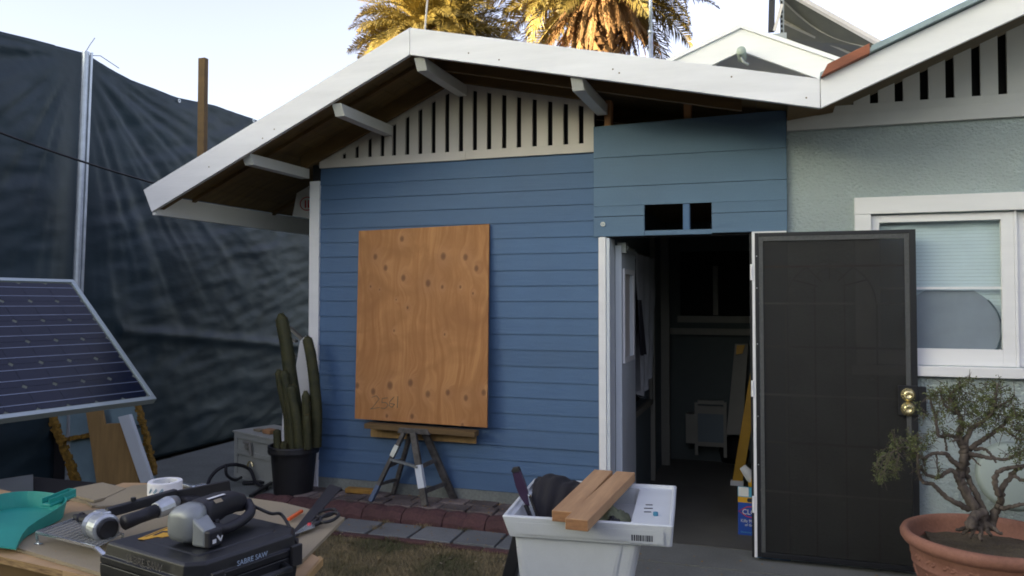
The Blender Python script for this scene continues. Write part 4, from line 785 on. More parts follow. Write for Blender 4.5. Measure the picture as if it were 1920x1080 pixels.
tag(part('sponge', MB().frame(bo + dx * .20 + dy * .1 + D * (hh + .027), dx, dy, D, .09, .06, .018), 'mdf', None, bevel=.004, origin=bo + dx * .2 + dy * .1 + D * (hh + .018)), 'small tan scrap lying at the middle of the beige box lid', 'scrap')
cp = thing('cactus_pot', 'tall column cactus clump in a black nursery pot by the white corner board', 'potted plant', (-3.40, 5.12, .13))
part('pot', MB().lathe([(.0, .0), (.135, 0), (.165, .36), (.185, .36), (.188, .375), (.185, .40), (.19, .405), (.186, .415), (.172, .415), (.165, .37), (0.0, .365)], (-3.43, 5.12, .13), n=36), 'blackplastic', cp, smooth=False)
def cact(name, path, r0, seed):
    pts = [P(a, b_, 'y', yy) for a, b_, yy in path]
    # resample
    res = []
    for k in range(len(pts) - 1):
        for j in range(6): res.append(pts[k].lerp(pts[k + 1], j / 6))
    res.append(pts[-1])
    for _ in range(3): res = [res[0]] + [(res[i - 1] + res[i] * 2 + res[i + 1]) / 4 for i in range(1, len(res) - 1)] + [res[-1]]
    n = len(res); nr = 16; b = MB(); vs = []; last = None
    for i, p in enumerate(res):
        d = (res[min(i + 1, n - 1)] - res[max(i - 1, 0)]).normalized(); a = (d.cross(EY)).normalized(); c = d.cross(a)
        t = i / (n - 1); rad = r0 * (1 - .12 * t) * (1 + .06 * fbm(t * 6, seed)); 
        if t > .93: rad *= sqrt(max(.0, 1 - ((t - .93) / .075) ** 2)) + .02
        for j in range(nr):
            rj = rad * (1.0 + (.13 if j % 2 else -.10)); an = 2 * pi * j / nr; vs.append(p + (a * cos(an) + c * sin(an)) * rj)
    b.add(vs, [(i * nr + j, i * nr + (j + 1) % nr, (i + 1) * nr + (j + 1) % nr, (i + 1) * nr + j) for i in range(n - 1) for j in range(nr)]); b.f.append(tuple((n - 1) * nr + j for j in range(nr)))
    o = part('cactus_stem', b, 'cactus', cp, smooth=True)
    tp_ = MB(); rr = random.Random(seed)
    for i in range(0, n):
        for j in range(1, nr, 2):
            v = vs[i * nr + j]; dv = (v - res[i]); 
            if dv.length < .002: dv = Vector((rr.uniform(-1, 1), rr.uniform(-1, 1), 1))
            dv = (dv.normalized() + Vector((rr.uniform(-.5, .5), rr.uniform(-.5, .5), rr.uniform(-.2, .6)))).normalized()
            for _ in range(2 if i < n * .85 else 6):
                e = v + (dv + Vector((rr.uniform(-.6, .6), rr.uniform(-.6, .6), rr.uniform(-.6, .6)))) * .011; s_ = Vector((.0008, 0, 0)); tp_.add([v - s_, v + s_, e], [(0, 1, 2)])
    part('spines', tp_, 'cactustip', o)['kind'] = 'stuff'
Yc = 5.12
cact('a', [(560, 838, Yc), (556, 780, Yc), (545, 710, Yc), (538, 650, Yc), (526, 588, Yc)], .048, 1)
cact('b', [(592, 838, Yc), (594, 770, Yc), (588, 700, Yc), (582, 660, Yc), (575, 631, Yc)], .038, 2)
cact('c', [(542, 838, Yc - .05), (540, 780, Yc - .05), (528, 730, Yc - .05), (522, 693, Yc - .05)], .030, 3)
cact('d', [(550, 840, Yc - .07), (546, 780, Yc - .07), (538, 730, Yc - .07), (532, 695, Yc - .07)], .034, 4)
cact('e', [(563, 840, Yc - .08), (558, 790, Yc - .08), (549, 750, Yc - .08), (545, 722, Yc - .08)], .038, 5)
cact('f', [(574, 840, Yc - .06), (575, 790, Yc - .06), (573, 733, Yc - .06)], .030, 6)
cact('g', [(577, 842, Yc - .10), (577, 810, Yc - .10), (575, 778, Yc - .10)], .026, 7)
cact('h', [(522, 842, Yc - .05), (520, 822, Yc - .05), (519, 805, Yc - .05)], .028, 8)
cact('i', [(533, 846, Yc - .12), (532, 838, Yc - .12), (533, 829, Yc - .12)], .024, 9)
tag(part('white_plastic_sheet', MB().prism([P(a, b_, 'y', 5.42) for a, b_ in ((562, 640), (572, 630), (580, 640), (586, 830), (528, 830), (532, 690), (545, 690), (550, 720))], (0, .02, 0)), 'white', None, origin=(-3.6, 5.42, .5)), 'white plastic sheet bunched behind the cactus stems', 'sheet')
for a, c, lb2 in (((524, 630), (556, 640), 'pale wooden strip low across the back of the tallest cactus stem'), ((543, 614), (572, 640), 'pale wooden strip sloping down to the white corner board behind the cactus'), ((528, 612), (552, 672), 'steep pale wooden strip just left of the tallest cactus stem')): tag(part('wood_strip', MB().beam(P(*a, 'y', 5.5), P(*c, 'y', 5.5), .02, .04, (0, 1, 0)), 'inttrim', None, origin=P(*c, 'y', 5.5)), lb2, 'strip')
hp_ = [P(388, 915, 'z', .16), P(395, 895, 'z', .22), P(412, 878, 'z', .28), P(440, 871, 'z', .30), P(468, 880, 'z', .24), P(480, 905, 'z', .16), P(500, 915, 'z', .15)]
tag(part('black_hose', MB().tube(spline(hp_), .014, 8).tube(spline([P(424, 870, 'z', .32), P(425, 890, 'z', .24), P(440, 900, 'z', .18), P(452, 895, 'z', .16)]), .012, 8), 'rubber', None, smooth=True, origin=P(440, 900, 'z', .14)), 'black hose looped on the slab in front of the beige box', 'hose')
tag(part('black_strap', MB().beam(P(455, 905, 'z', .15), P(512, 903, 'z', .15), .05, .02).beam(P(470, 930, 'z', .15), P(510, 905, 'z', .16), .03, .02), 'blackplastic', None, bevel=.003, origin=P(470, 920, 'z', .14)), 'flat black bracket lying beside the hose on the slab', 'bracket')
# ---- window covering plywood, its rail, second sheet, step stool
kn_px = [(748, 447, 9), (699, 481, 9), (719, 502, 9), (753, 521, 10), (800, 531, 11), (827, 480, 11), (869, 482, 10), (890, 503, 9), (827, 538, 6), (861, 538, 5), (692, 537, 4), (674, 722, 9), (704, 733, 10), (735, 722, 12), (773, 717, 11), (806, 738, 10), (843, 735, 9), (877, 745, 9), (910, 735, 9), (778, 779, 8), (731, 778, 6), (763, 577, 5), (709, 543, 3), (739, 620, 4), (834, 627, 4), (885, 550, 4), (741, 562, 3), (872, 795, 6)]
tlc, trc, brc, blc = P(673, 433, 'y', 5.265), P(917, 420, 'y', 5.265), P(913, 802, 'y', 5.16), P(665, 785, 'y', 5.16)
org = Vector((-2.45, 5.2, .75)); kn = [(P(a, b_, 'y', 5.21).x - org.x, P(a, b_, 'y', 5.21).z - org.z, rr_ * .0022) for a, b_, rr_ in kn_px]
M['plyboard'] = plywood_board('window_plywood', 1, 1.4, kn, 0)
pw = thing('plywood_sheet', 'large knotty orange plywood sheet leaning over the window and resting on the step stool rail', 'plywood', org)
part('panel', MB().prism([tlc, trc, brc, blc], (0, .018, 0)), 'plyboard', pw, bevel=.001)
def stroke(mb, pts, w):
    for a, c in zip(pts, pts[1:]): mb.tube([a, c], w, 4)
b = MB(); fz = lambda a, c: P(a, c, 'y', 5.2) * 0 + (lambda p: p)(P(a, c, 'y', 5.163 + (785 - c) / 355 * .1 - .0015))
for st_ in ([(697, 745), (706, 742), (711, 748), (698, 765), (694, 767), (712, 764)], [(727, 746), (717, 747), (716, 755), (724, 755), (728, 760), (722, 766), (714, 765)], [(739, 744), (731, 753), (730, 761), (735, 764), (740, 758), (732, 757)], [(746, 743), (745, 765)]):
    stroke(b, [fz(*s_) for s_ in st_], .0032)
part('handwritten_number', b, 'pencil', pw)
tag(part('plywood_strip', MB().prism([P(695, 796, 'y', 5.235), P(892, 806, 'y', 5.235), P(892, 832, 'y', 5.235), P(695, 819, 'y', 5.235)], (0, .018, 0)), 'plywarm', None, bevel=.001, origin=(-2.4, 5.24, .65)), 'lower plywood strip showing behind the stool top against the blue siding', 'plywood')
ra, rb = P(688, 797, 'y', 5.145), P(894, 813, 'y', 5.145)
tag(part('support_rail', MB().beam(ra, rb, .085, .036), 'rafter', None, bevel=.002, origin=(ra + rb) / 2), 'brown lumber rail across the stool under the plywood sheet', 'lumber')
ss = thing('step_stool', 'weathered folding step stool with one taped leg holding the plywood up', 'step stool', (-2.45, 5.15, .205))
fL, fR = P(695, 940, 'z', .21), P(797, 948, 'z', .21); bR, bL = Vector((-2.20, 5.265, .205)), Vector((-2.68, 5.262, .205))
tL, tR = P(757, 812, 'y', 5.10), P(775, 812, 'y', 5.085); uL, uR = P(770, 812, 'y', 5.17), P(797, 812, 'y', 5.17)
part('leg', MB().beam(fL, tL, .028, .036, (0, 1, 0)), 'stoolwood', ss, bevel=.003); part('leg', MB().beam(fR, tR, .045, .03, (0, 1, 0)), 'stoolwood', ss, bevel=.003)
part('leg', MB().beam(bL, uL, .028, .036, (0, 1, 0)), 'stoolwood', ss, bevel=.003); part('leg', MB().beam(bR, uR, .05, .03, (0, 1, 0)), 'stoolwood', ss, bevel=.003)
part('stool_top', MB().prism([P(744, 812, 'y', 5.09), P(806, 816, 'y', 5.09), P(800, 806, 'y', 5.09) + D * .004, P(748, 803, 'y', 5.09) + D * .004], (0, .12, 0)), 'stoolwood', ss, bevel=.004)
part('rung', MB().beam(fL.lerp(tL, .62) - EY * .01, fR.lerp(tR, .53) - EY * .01, .03, .014), 'greymetal', ss); part('rung', MB().beam(bL.lerp(uL, .25), fL.lerp(tL, .25), .02, .02), 'stoolwood', ss)
part('rung', MB().beam(bL.lerp(uL, .58), fL.lerp(tL, .50), .02, .02), 'stoolwood', ss); part('rung', MB().beam(bR.lerp(uR, .25), fR.lerp(tR, .18), .02, .025), 'stoolwood', ss); part('rung', MB().beam(bR.lerp(uR, .6), fR.lerp(tR, .52), .02, .025), 'stoolwood', ss)
part('tape_wrap', MB().beam(fR.lerp(tR, .24), fR.lerp(tR, .555), .049, .034, (0, 1, 0)), 'doorwhite', ss); part('foot_sleeve', MB().beam(fL + D * .002, fL.lerp(tL, .24), .032, .04, (0, 1, 0)), 'paleblue', ss, bevel=.004)
part('strap', MB().beam(fL.lerp(tL, .66) - EY * .003, fL.lerp(tL, .82) - EY * .003, .032, .038, (0, 1, 0)), 'silver', ss)
tag(part('timber_offcut', MB().beam(P(650, 918, 'z', .225), P(706, 922, 'z', .225), .06, .035), 'leather', None, bevel=.006, origin=P(680, 920, 'z', .2)), 'yellowish timber offcut lying against the foundation left of the stool', 'timber')
tag(part('yellow_stick', MB().beam(P(690, 969, 'z', .14), P(735, 973, 'z', .14), .02, .012), 'leather', None, origin=P(710, 971, 'z', .13)), 'short yellow brown stick at the foot of the red edging', 'stick')
# ---- work table
T = .88
def poly(pix, z0, z1): return MB().prism([P(a, b_, 'z', z1) for a, b_ in pix], (0, 0, z0 - z1))
tb = thing('work_table', 'makeshift work table topped with plywood and hardboard sheets, front left', 'table', (-2.0, 2.1, 0))
part('plywood_top', poly([(-40, 908), (118, 944), (230, 905), (335, 906), (430, 925), (452, 960), (600, 1047), (560, 1092), (330, 1130), (200, 1088), (-80, 1025), (-100, 960)], T - .030, T - .0125), 'ply_top', tb)
part('hardboard_sheet', poly([(-30, 1008), (135, 960), (430, 928), (530, 942), (646, 970), (560, 1056), (420, 1108), (200, 1077)], T - .012, T), 'mdf', tb, bevel=.001)
part('hardboard_sheet', poly([(104, 928), (112, 922), (196, 907), (262, 922), (240, 940), (172, 948), (162, 940)], T - .012, T - .002), 'mdf', tb)
part('hardboard_sheet', poly([(115, 921), (145, 913), (192, 904), (236, 915), (200, 932), (176, 938)], T - .001, T + .009), 'mdf', tb, bevel=.001)
part('hardboard_sheet', poly([(218, 920), (250, 910), (335, 905), (420, 925), (330, 940), (240, 945), (178, 950)], T + .0005, T + .0065), 'mdf', tb)
part('plywood_edge', poly([(-80, 1026), (-80, 1023), (200, 1080), (330, 1122), (330, 1132), (200, 1089)], T - .034, T - .014), 'plyedge', tb)
part('side_board', poly([(600, 1042), (545, 1063), (480, 1100), (540, 1120), (606, 1047)], T - .035, T - .014), 'plywarm', tb)
for x_, y_ in ((-2.5, 2.35), (-1.7, 2.4), (-1.55, 1.85), (-2.6, 1.8)): part('leg', MB().beam((x_, y_, .09), (x_, y_, T - .035), .045, .09), 'rafter', tb)
for y_ in (1.88, 2.35): part('apron', MB().beam((-2.6, y_, T - .09), (-1.5, y_, T - .09), .04, .09), 'rafter', tb)
# dustpan
dp = thing('dustpan', 'teal plastic dustpan lying on the hardboard at the left end of the table', 'dustpan', (-2.4, 2.0, T))
z_ = T + .004
fl = [P(-40, 1022, 'z', z_), P(30, 1031, 'z', z_), P(52, 1004, 'z', z_), P(112, 974, 'z', z_), P(108, 962, 'z', z_), P(82, 955, 'z', z_), P(40, 953, 'z', z_), P(-10, 962, 'z', z_), P(-60, 990, 'z', z_)]
fl = [fl[0]] + spline(fl[1:], 4)
part('pan', MB().prism(fl, (0, 0, .004)), 'teal', dp)
def wallstrip(pts, h, t=.004, hs=None):
    b = MB(); cen = sum(pts, Vector()) / len(pts); n = len(pts); hs = hs or [h] * n; vs = []
    for p, hh_ in zip(pts, hs):
        o = (p - cen); o.z = 0; o.normalize(); vs += [p, p + D * hh_ + o * .012, p + D * hh_ + o * (.012 + t), p + o * t]
    fs = []
    for i in range(n - 1):
        for k in range(4): fs.append((i * 4 + k, (i + 1) * 4 + k, (i + 1) * 4 + (k + 1) % 4, i * 4 + (k + 1) % 4))
    fs += [(0, 1, 2, 3), tuple((n - 1) * 4 + k for k in range(4))[::-1]]
    b.add(vs, fs); return b
part('side_wall', wallstrip(fl[1:], .05, .004, [min(.058, .004 + .0065 * k) for k in range(len(fl) - 1)]), 'teal', dp)
ha, hb = P(86, 948, 'z', T + .045), P(136, 928, 'z', T + .055)
part('handle', MB().beam(ha, hb, .040, .012), 'teal', dp, bevel=.004); part('handle_rib', MB().beam(ha - Vector((.018, .0, -.010)), hb - Vector((.018, 0, -.010)), .004, .026).beam(ha + Vector((.013, .0, .010)), hb + Vector((.013, 0, .010)), .004, .026).beam(hb + Vector((-.015, 0, .01)), hb + Vector((.015, 0, .01)), .004, .026), 'teal', dp, bevel=.001)
# wire grid stand
wg = thing('wire_rack', 'small chromed rack with a fine wire grid between the dustpan and the black case', 'rack', (-2.0, 1.9, T))
zr = T + .035; ca, cb_, cc_, cd_ = P(68, 998, 'z', zr), P(150, 970, 'z', zr), P(230, 1000, 'z', zr), P(181, 1027, 'z', zr)
part('wire_grid', MB().prism([ca, cb_, cc_, cd_], (0, 0, -.002)), 'wiremesh', wg)
part('rim', MB().beam(ca, cd_, .005, .008).beam(ca, cb_, .005, .008).beam(cd_, P(200, 1045, 'z', zr - .01), .012, .006), 'steel', wg)
part('leg', MB().beam(ca, Vector((ca.x + .01, ca.y - .002, T)), .010, .003, (0, 1, 0)).frame(Vector((ca.x + .015, ca.y - .004, T + .002)), EX, EY, D, .025, .012, .003), 'steel', wg)
part('leg', MB().beam(cc_, Vector((cc_.x, cc_.y, T)), .010, .003, (0, 1, 0)), 'steel', wg)
for k in range(12): 
    b = MB().beam(ca.lerp(cd_, (k + .5) / 12) + D * .0015, cb_.lerp(cc_, (k + .5) / 12) + D * .0015, .0014, .0014); part('wire', b, 'greymetal', wg)
# tape roll
tc_ = P(293, 931, 'z', T + .0065); tpn = thing('tape_roll', 'white roll of packing tape with a printed core standing behind the nailer', 'tape roll', (tc_.x, tc_.y + .03, T))
tc_ = Vector((tc_.x, tc_.y + .045, T + .0068))
part('tape', MB().lathe([(.046, 0), (.062, 0), (.063, .003), (.063, .047), (.062, .05), (.046, .05), (.046, 0)], tc_, n=48), 'white', tpn, smooth=False, bevel=.001)
part('core', MB().lathe([(.0455, .001), (.043, .001), (.043, .049), (.0455, .049)], tc_, n=40), 'paper', tpn)
for k, a in enumerate((-1.9, -1.55, -1.2)):
    c_ = tc_ + Vector((cos(a) * .0634, sin(a) * .0634, .015)); e_ = Vector((-sin(a), cos(a), 0)); part('print', MB().beam(c_, c_ + e_ * .015 + D * .018, .0025, .0006, (cos(a), sin(a), 0)).beam(c_ + e_ * .006, c_ + e_ * .018 + D * .014, .0025, .0006, (cos(a), sin(a), 0)), 'tealink', tpn)
for k in range(5):
    a = 1.3 + k * .16; c_ = tc_ + Vector((cos(a) * .0425, sin(a) * .0425, .028)); part('print', MB().frame(c_, Vector((-sin(a), cos(a), 0)), Vector((cos(a), sin(a), 0)), D, .004, .0006, .009 if k % 2 else .013), 'ink', tpn)
# black tool case with writing
CZ = T + .135; ca = P(201, 1015, 'z', CZ); cn = P(362, 1062, 'z', CZ); ex = (cn - ca).normalized(); ex.z = 0; ex.normalize(); ey = Vector((-ex.y, ex.x, 0)); CL = (cn - ca).length; CWd = .355
def cpoly(inset, cfar=.05, cnear=.035):
    i = inset; pts = [(i, i), (CL - cnear - i * .4, i), (CL - i, cnear + i * .4), (CL - i, CWd - cfar - i * .4), (CL - cfar - i * .4, CWd - i), (cfar * .6 + i, CWd - i), (i, CWd - cfar * .6 - i)]
    return [ca + ex * a + ey * c for a, c in pts]
kc = thing('tool_case', 'black plastic power tool case with yellow emblem lying on the table', 'tool case', (ca.x + .17, ca.y + .15, T))
def loft(rings):
    b = MB(); n = len(rings[0]); vs = [p for rg_ in rings for p in rg_]
    b.add(vs, [(i * n + j, i * n + (j + 1) % n, (i + 1) * n + (j + 1) % n, (i + 1) * n + j) for i in range(len(rings) - 1) for j in range(n)] + [tuple(range(n))[::-1], tuple((len(rings) - 1) * n + j for j in range(n))]); return b
def ring(ins, z): return [Vector((p.x, p.y, z)) for p in cpoly(ins)]
part('lid', loft([ring(-.012, CZ - .052), ring(-.012, CZ - .035), ring(-.004, CZ - .033), ring(.0, CZ - .006), ring(.006, CZ)]), 'toolblack', kc, bevel=.002)
part('base', loft([ring(.012, T + .001), ring(-.006, T + .012), ring(-.012, CZ - .075), ring(-.012, CZ - .054)]), 'toolblack', kc, bevel=.002)
part('recess', loft([[Vector((p.x, p.y, CZ + .0002)) for p in cpoly(.05)], [Vector((p.x, p.y, CZ + .0025)) for p in cpoly(.055)]]), 'toolblack', kc, bevel=.001)
nx = ex  # near side normal is +ex (towards camera right), left side normal -ey
# handle side is the ex face
hc = ca + ex * (CL + .012)
part('handle', MB().tube([hc + ey * .10 + D * -.07, hc + ex * .035 + ey * .11 - D * .07, hc + ex * .038 + ey * .25 - D * .07, hc + ey * .26 - D * .07], .011, 8), 'toolblack', kc, smooth=True)
for w_ in (.055, .30): part('latch', MB().frame(hc + ey * w_ + ex * .006 - D * .052, ey, ex, D, .035, .012, .055), 'blackplastic', kc, bevel=.003)
part('hinge_clip', MB().tube([hc + ey * .02 - D * .045, hc + ex * .006 + ey * .035 - D * .04, hc + ex * .006 + ey * .075 - D * .038], .003, 6), 'greymetal', kc)
text('written_label', 'SABRE SAW', .030, ca + ex * .105 - ey * .0128 - D * .031 + D * 0, ex, D, 'greymetal' if 0 else 'rubberpale' if 'rubberpale' in M else 'stoolwood', kc, align='LEFT', sx=.95)
text('written_label', 'SABRE SAW', .018, hc + ey * .115 - D * .030 + ex * .0006, ey, D, 'paleink', kc, sx=1.0)
# emblem : yellow block with a stepped black bolt
eo = P(258, 1011, 'z', CZ + .003); e1 = (P(330, 982, 'z', CZ + .003) - eo).normalized(); e2 = Vector((e1.y, -e1.x, 0))
def epl(pts, z0, z1): return MB().prism([eo + e1 * a + e2 * c + D * z0 for a, c in pts], (0, 0, z1 - z0))
part('emblem', epl([(0, 0), (.125, 0), (.125, .042), (.115, .062), (.045, .062), (.03, .052), (.03, .038), (0, .020)], 0, .0008), 'amber', kc)
part('emblem_mark', epl([(.035, .016), (.075, .014), (.078, .028), (.108, .026), (.112, .034), (.068, .038), (.066, .024), (.038, .024)], .0009, .0014), 'ink', kc)
part('emblem_mark', epl([(.02, .006), (.12, .006), (.12, .009), (.02, .009)], .0009, .0014), 'ink', kc)
# belt-sander-like saw: grey gear head, black body with D handle and cord
def Q(a, b_, z): return P(a, b_, 'z', z)
sw = thing('reciprocating_saw', 'worn black corded saw with a grey metal head lying on the tool case', 'power tool', (-1.42, 1.75, CZ))
h0 = Q(352, 985, CZ + .045); ax_ = (Q(470, 945, CZ + .045) - Q(352, 985, CZ + .045)); ax_.z = 0; ax_.normalize(); sx_ = Vector((ax_.y, -ax_.x, 0))     # axis to the rear, side towards camera
sc = lambda a, s, z: Vector((h0.x, h0.y, CZ + .002)) + ax_ * a + sx_ * s + D * z
def oval(a, hw, z0, z1, n=14, sh=0):
    return [sc(a, sh + hw * math.copysign(abs(cos(t)) ** .6, cos(t)), (z0 + z1) / 2 + (z1 - z0) / 2 * math.copysign(abs(sin(t)) ** .6, sin(t))) for t in [2 * pi * k / n for k in range(n)]]
part('gear_head', loft([oval(-.040, .018, .03, .075), oval(-.036, .036, .012, .088, sh=.004), oval(-.018, .046, .004, .098, sh=.010), oval(.012, .044, .006, .100, sh=.008), oval(.03, .036, .012, .096)]), 'greymetal', sw, smooth=True)
part('nose', loft([[sc(-.032, .046 + i, .004) for i in (0,)] * 1 + [sc(.022, .046, .004), sc(.022, .046, .075), sc(-.032, .046, .075)], [sc(-.026, .086, .002), sc(.016, .086, .002), sc(.016, .084, .045), sc(-.026, .084, .045)]]), 'greymetal', sw, bevel=.006)
part('nose_boot', MB().frame(sc(-.005, .092, .024), ax_, sx_, D, .046, .02, .044), 'rubber', sw, bevel=.006)
part('worn_patch', MB().frame(sc(-.012, .1022, .018), ax_, sx_, D, .012, .0008, .010).frame(sc(.004, .1022, .022), (ax_ + D * .8).normalized(), sx_, (D - ax_ * .8).normalized(), .005, .0008, .020).frame(sc(.012, .1022, .020), (ax_ - D * .5).normalized(), sx_, (D + ax_ * .5).normalized(), .004, .0008, .014), 'paper', sw)
part('motor_body', loft([oval(.031, .038, .014, .096), oval(.05, .040, .020, .098, sh=-.005), oval(.12, .034, .034, .098, sh=-.012), oval(.17, .030, .034, .092, sh=-.014), oval(.20, .024, .03, .08, sh=-.012), oval(.215, .012, .035, .065, sh=-.01)]), 'rubber', sw, smooth=True)
part('grip', MB().tube(spline([sc(.035, .045, .030), sc(.07, .058, .022), (sc(.13, .056, .026)), sc(.185, .040, .036), sc(.212, .004, .052)]), [.017] * 5 + [.014] * 20, 10), 'rubber', sw, smooth=True)
part('trigger', MB().frame(sc(.065, .030, .038), ax_, sx_, D, .018, .018, .016), 'blackplastic', sw, bevel=.004)
part('rating_plate', MB().frame(sc(.085, .012, .0985), ax_, sx_, D, .060, .010, .001), 'paper', sw, bevel=.002); part('rating_plate', MB().frame(sc(.078, .0265, .0905), ax_, (sx_ - D * .8).normalized(), (D + sx_ * .8).normalized(), .026, .012, .001), 'mdf', sw)
part('amber_badge', MB().lathe([(.0, .002), (.012, .002), (.012, 0)], sc(.035, .0615, .022), sx_, 16), 'amber', sw); 
part('cord', MB().tube(spline([sc(.215, .0, .05), Q(505, 962, CZ + .03), Q(528, 965, CZ + .015), Q(548, 1000, CZ - .01), Q(556, 1025, CZ - .05), Q(562, 1050, T - .02), Q(572, 1085, T - .2), Q(580, 1130, T - .4)], 8), .0045, 7), 'cable', sw, smooth=True)
# pneumatic nailer
nl = thing('nail_gun', 'silver and black pneumatic nail gun lying across the hardboard left of the case', 'nail gun', (-1.9, 2.0, T))
zc = T + .06
part('nose', MB().tube([Q(140, 968, zc - .02), Q(152, 972, zc - .02), Q(170, 976, zc - .015)], [.008, .014, .017], 10).lathe([(.016, 0), (.02, .006), (.016, .012)], Q(150, 972, zc - .02), (1, 0, .1), 12), 'rubber', nl)
hA, hB = Q(172, 982, zc), Q(228, 1000, zc + .004); ha_ = (hB - hA).normalized()
part('cylinder_head', MB().lathe([(.012, -.02), (.026, 0), (.036, .02), (.040, .05), (.040, .075), (.043, .078), (.043, .095), (.036, .10)], hA, ha_, 24, True, True), 'silver', nl, smooth=False, bevel=.002)
part('end_cap', MB().lathe([(.032, .098), (.032, .106), (.026, .110), (.010, .108), (.0, .108)], hA, ha_, 24), 'blackplastic', nl)
part('exhaust_ribs', MB().lathe([(.038, .018), (.041, .021), (.038, .024)], hA, ha_, 20).lathe([(.039, .028), (.0425, .031), (.039, .034)], hA, ha_, 20).lathe([(.040, .038), (.0435, .041), (.040, .044)], hA, ha_, 20), 'silver', nl)
g0, g1 = Q(233, 980, zc + .02), Q(292, 958, zc + .03)
part('handle', MB().tube([g0, g0.lerp(g1, .5), g1], [.023, .020, .022], 14), 'rubber', nl, smooth=True)
part('air_fitting', MB().tube([g1, Q(315, 948, zc + .035), Q(328, 940, zc + .035)], [.025, .030, .020], 14).frame(Q(312, 935, zc + .03), ex, ey, D, .05, .03, .03), 'silver', nl, bevel=.002)
part('magazine', MB().beam(Q(200, 962, zc + .035), Q(330, 925, zc + .05), .022, .030), 'blackplastic', nl, bevel=.003)
part('magazine_head', MB().frame(Q(192, 968, zc + .025), ha_, Vector((-ha_.y, ha_.x, 0)), D, .06, .03, .035), 'silver', nl, bevel=.005)
part('magazine_knob', MB().lathe([(.008, 0), (.008, .012)], Q(250, 940, zc + .055), (0, 0, 1), 12, True, True), 'blackplastic', nl)
part('bracket', MB().frame(Q(330, 932, zc + .03), ex, ey, D, .04, .012, .03), 'tealink', nl)
# second tool: long black stapler magazine crossing behind
n2 = thing('nailer_magazine', 'long flat black nailer magazine pointing to the right behind the saw', 'nail gun', (-1.9, 2.3, T))
part('rail', MB().beam(Q(305, 938, zc + .03), Q(432, 912, zc + .06), .014, .045), 'blackplastic', n2, bevel=.002); part('body', MB().frame(Q(352, 945, zc + .01), ex, ey, D, .07, .06, .06), 'rubber', n2, bevel=.01)
part('end_plate', MB().frame(Q(418, 918, zc + .04), (Q(432, 912, zc) - Q(305, 938, zc)).normalized(), Vector((0, 0, 1)).cross((Q(432, 912, zc) - Q(305, 938, zc)).normalized()), D, .035, .02, .055), 'blackplastic', n2, bevel=.003)
part('base_plate', MB().beam(Q(365, 940, zc + .02), Q(415, 930, zc + .03), .03, .02), 'greymetal', n2)
tag(part('utility_knife', MB().beam(Q(333, 906, T + .015), Q(365, 914, T + .015), .02, .012).beam(Q(365, 914, T + .015), Q(385, 910, T + .015), .03, .015), 'steel', None, bevel=.003, origin=Q(345, 908, T)), 'bright metal tool lying near the far edge of the hardboard right of the tape', 'hand tool')
# steel square / dark blade and red pencil, scissors
tag(part('saw_blade', MB().prism([Q(540, 1008, T + .012), Q(560, 1003, T + .010), Q(641, 914, T + .020), Q(618, 908, T + .020)], (0, 0, -.004)), 'rubber', None, origin=Q(590, 960, T)), 'dark flat steel blade sticking out over the table corner', 'blade')
tag(part('carpenter_pencil', MB().beam(Q(541, 974, T + .012), Q(566, 958, T + .012), .012, .010), 'orange', None, bevel=.002, origin=Q(550, 970, T)), 'orange red carpenter pencil beside the dark blade', 'pencil')
sz = T + .008; sc_ = thing('scissors', 'scissors with black handles and pale blades at the right corner of the table', 'scissors', Q(590, 985, T))
part('blade', MB().prism([Q(546, 1006, sz), Q(575, 981, sz), Q(590, 977, sz), Q(594, 986, sz)], (0, 0, .003)), 'steel', sc_); part('blade', MB().prism([Q(546, 1005, sz + .004), Q(575, 984, sz + .004), Q(592, 980, sz + .004), Q(590, 990, sz + .004)], (0, 0, .002)), 'steel', sc_)
part('pivot', MB().lathe([(.0, .004), (.006, .004), (.007, 0)], Q(580, 983, sz + .006), n=12), 'boxred', sc_)
def loop(cx, cy, a, b_, z, tilt): return [Q(cx + a * cos(t) * cos(tilt) - b_ * sin(t) * sin(tilt), cy + (a * cos(t) * sin(tilt) + b_ * sin(t) * cos(tilt)) * 1.0, z) for t in [2 * pi * k / 20 for k in range(21)]]
part('handle', MB().tube(loop(612, 962, 19, 6, sz + .006, -.25), .005, 7).tube([Q(586, 981, sz + .004), Q(597, 972, sz + .005)], .007, 7), 'blackplastic', sc_, smooth=True)
part('handle', MB().tube(loop(618, 970, 18, 7, sz + .012, -.35), .0055, 7).tube([Q(588, 984, sz + .006), Q(604, 978, sz + .010)], .008, 7), 'blackplastic', sc_, smooth=True)
# ---- utility tub
Z1 = .88; fL_, fR_, bR_ = P(941, 966, 'z', Z1), P(1260, 986, 'z', Z1), P(1282, 911, 'z', Z1); tx = (fR_ - fL_).normalized(); W = (fR_ - fL_).length; ty = Vector((-tx.y, tx.x, 0)); DW = (bR_ - fR_).length
tub = thing('utility_sink', 'white plastic laundry tub with tapered basin standing on legs in the foreground', 'utility sink', fL_ + tx * W / 2 + ty * DW / 2 - D * .88)
def tr(x0, x1, y0, y1, z): return [fL_ + tx * a + ty * c + D * (z - Z1) for a, c in ((x0, y0), (x1, y0), (x1, y1), (x0, y1))]
def rr4(x0, x1, y0, y1, z, r_=.02, n=4):
    out = []
    for (cx, cy, a0) in ((x0 + r_, y0 + r_, pi), (x1 - r_, y0 + r_, 1.5 * pi), (x1 - r_, y1 - r_, 0), (x0 + r_, y1 - r_, .5 * pi)):
        for k in range(n + 1): a = a0 + k / n * pi / 2; out.append(fL_ + tx * (cx + r_ * cos(a)) + ty * (cy + r_ * sin(a)) + D * (z - Z1))
    return out
dk = .45  # deck begins at this x
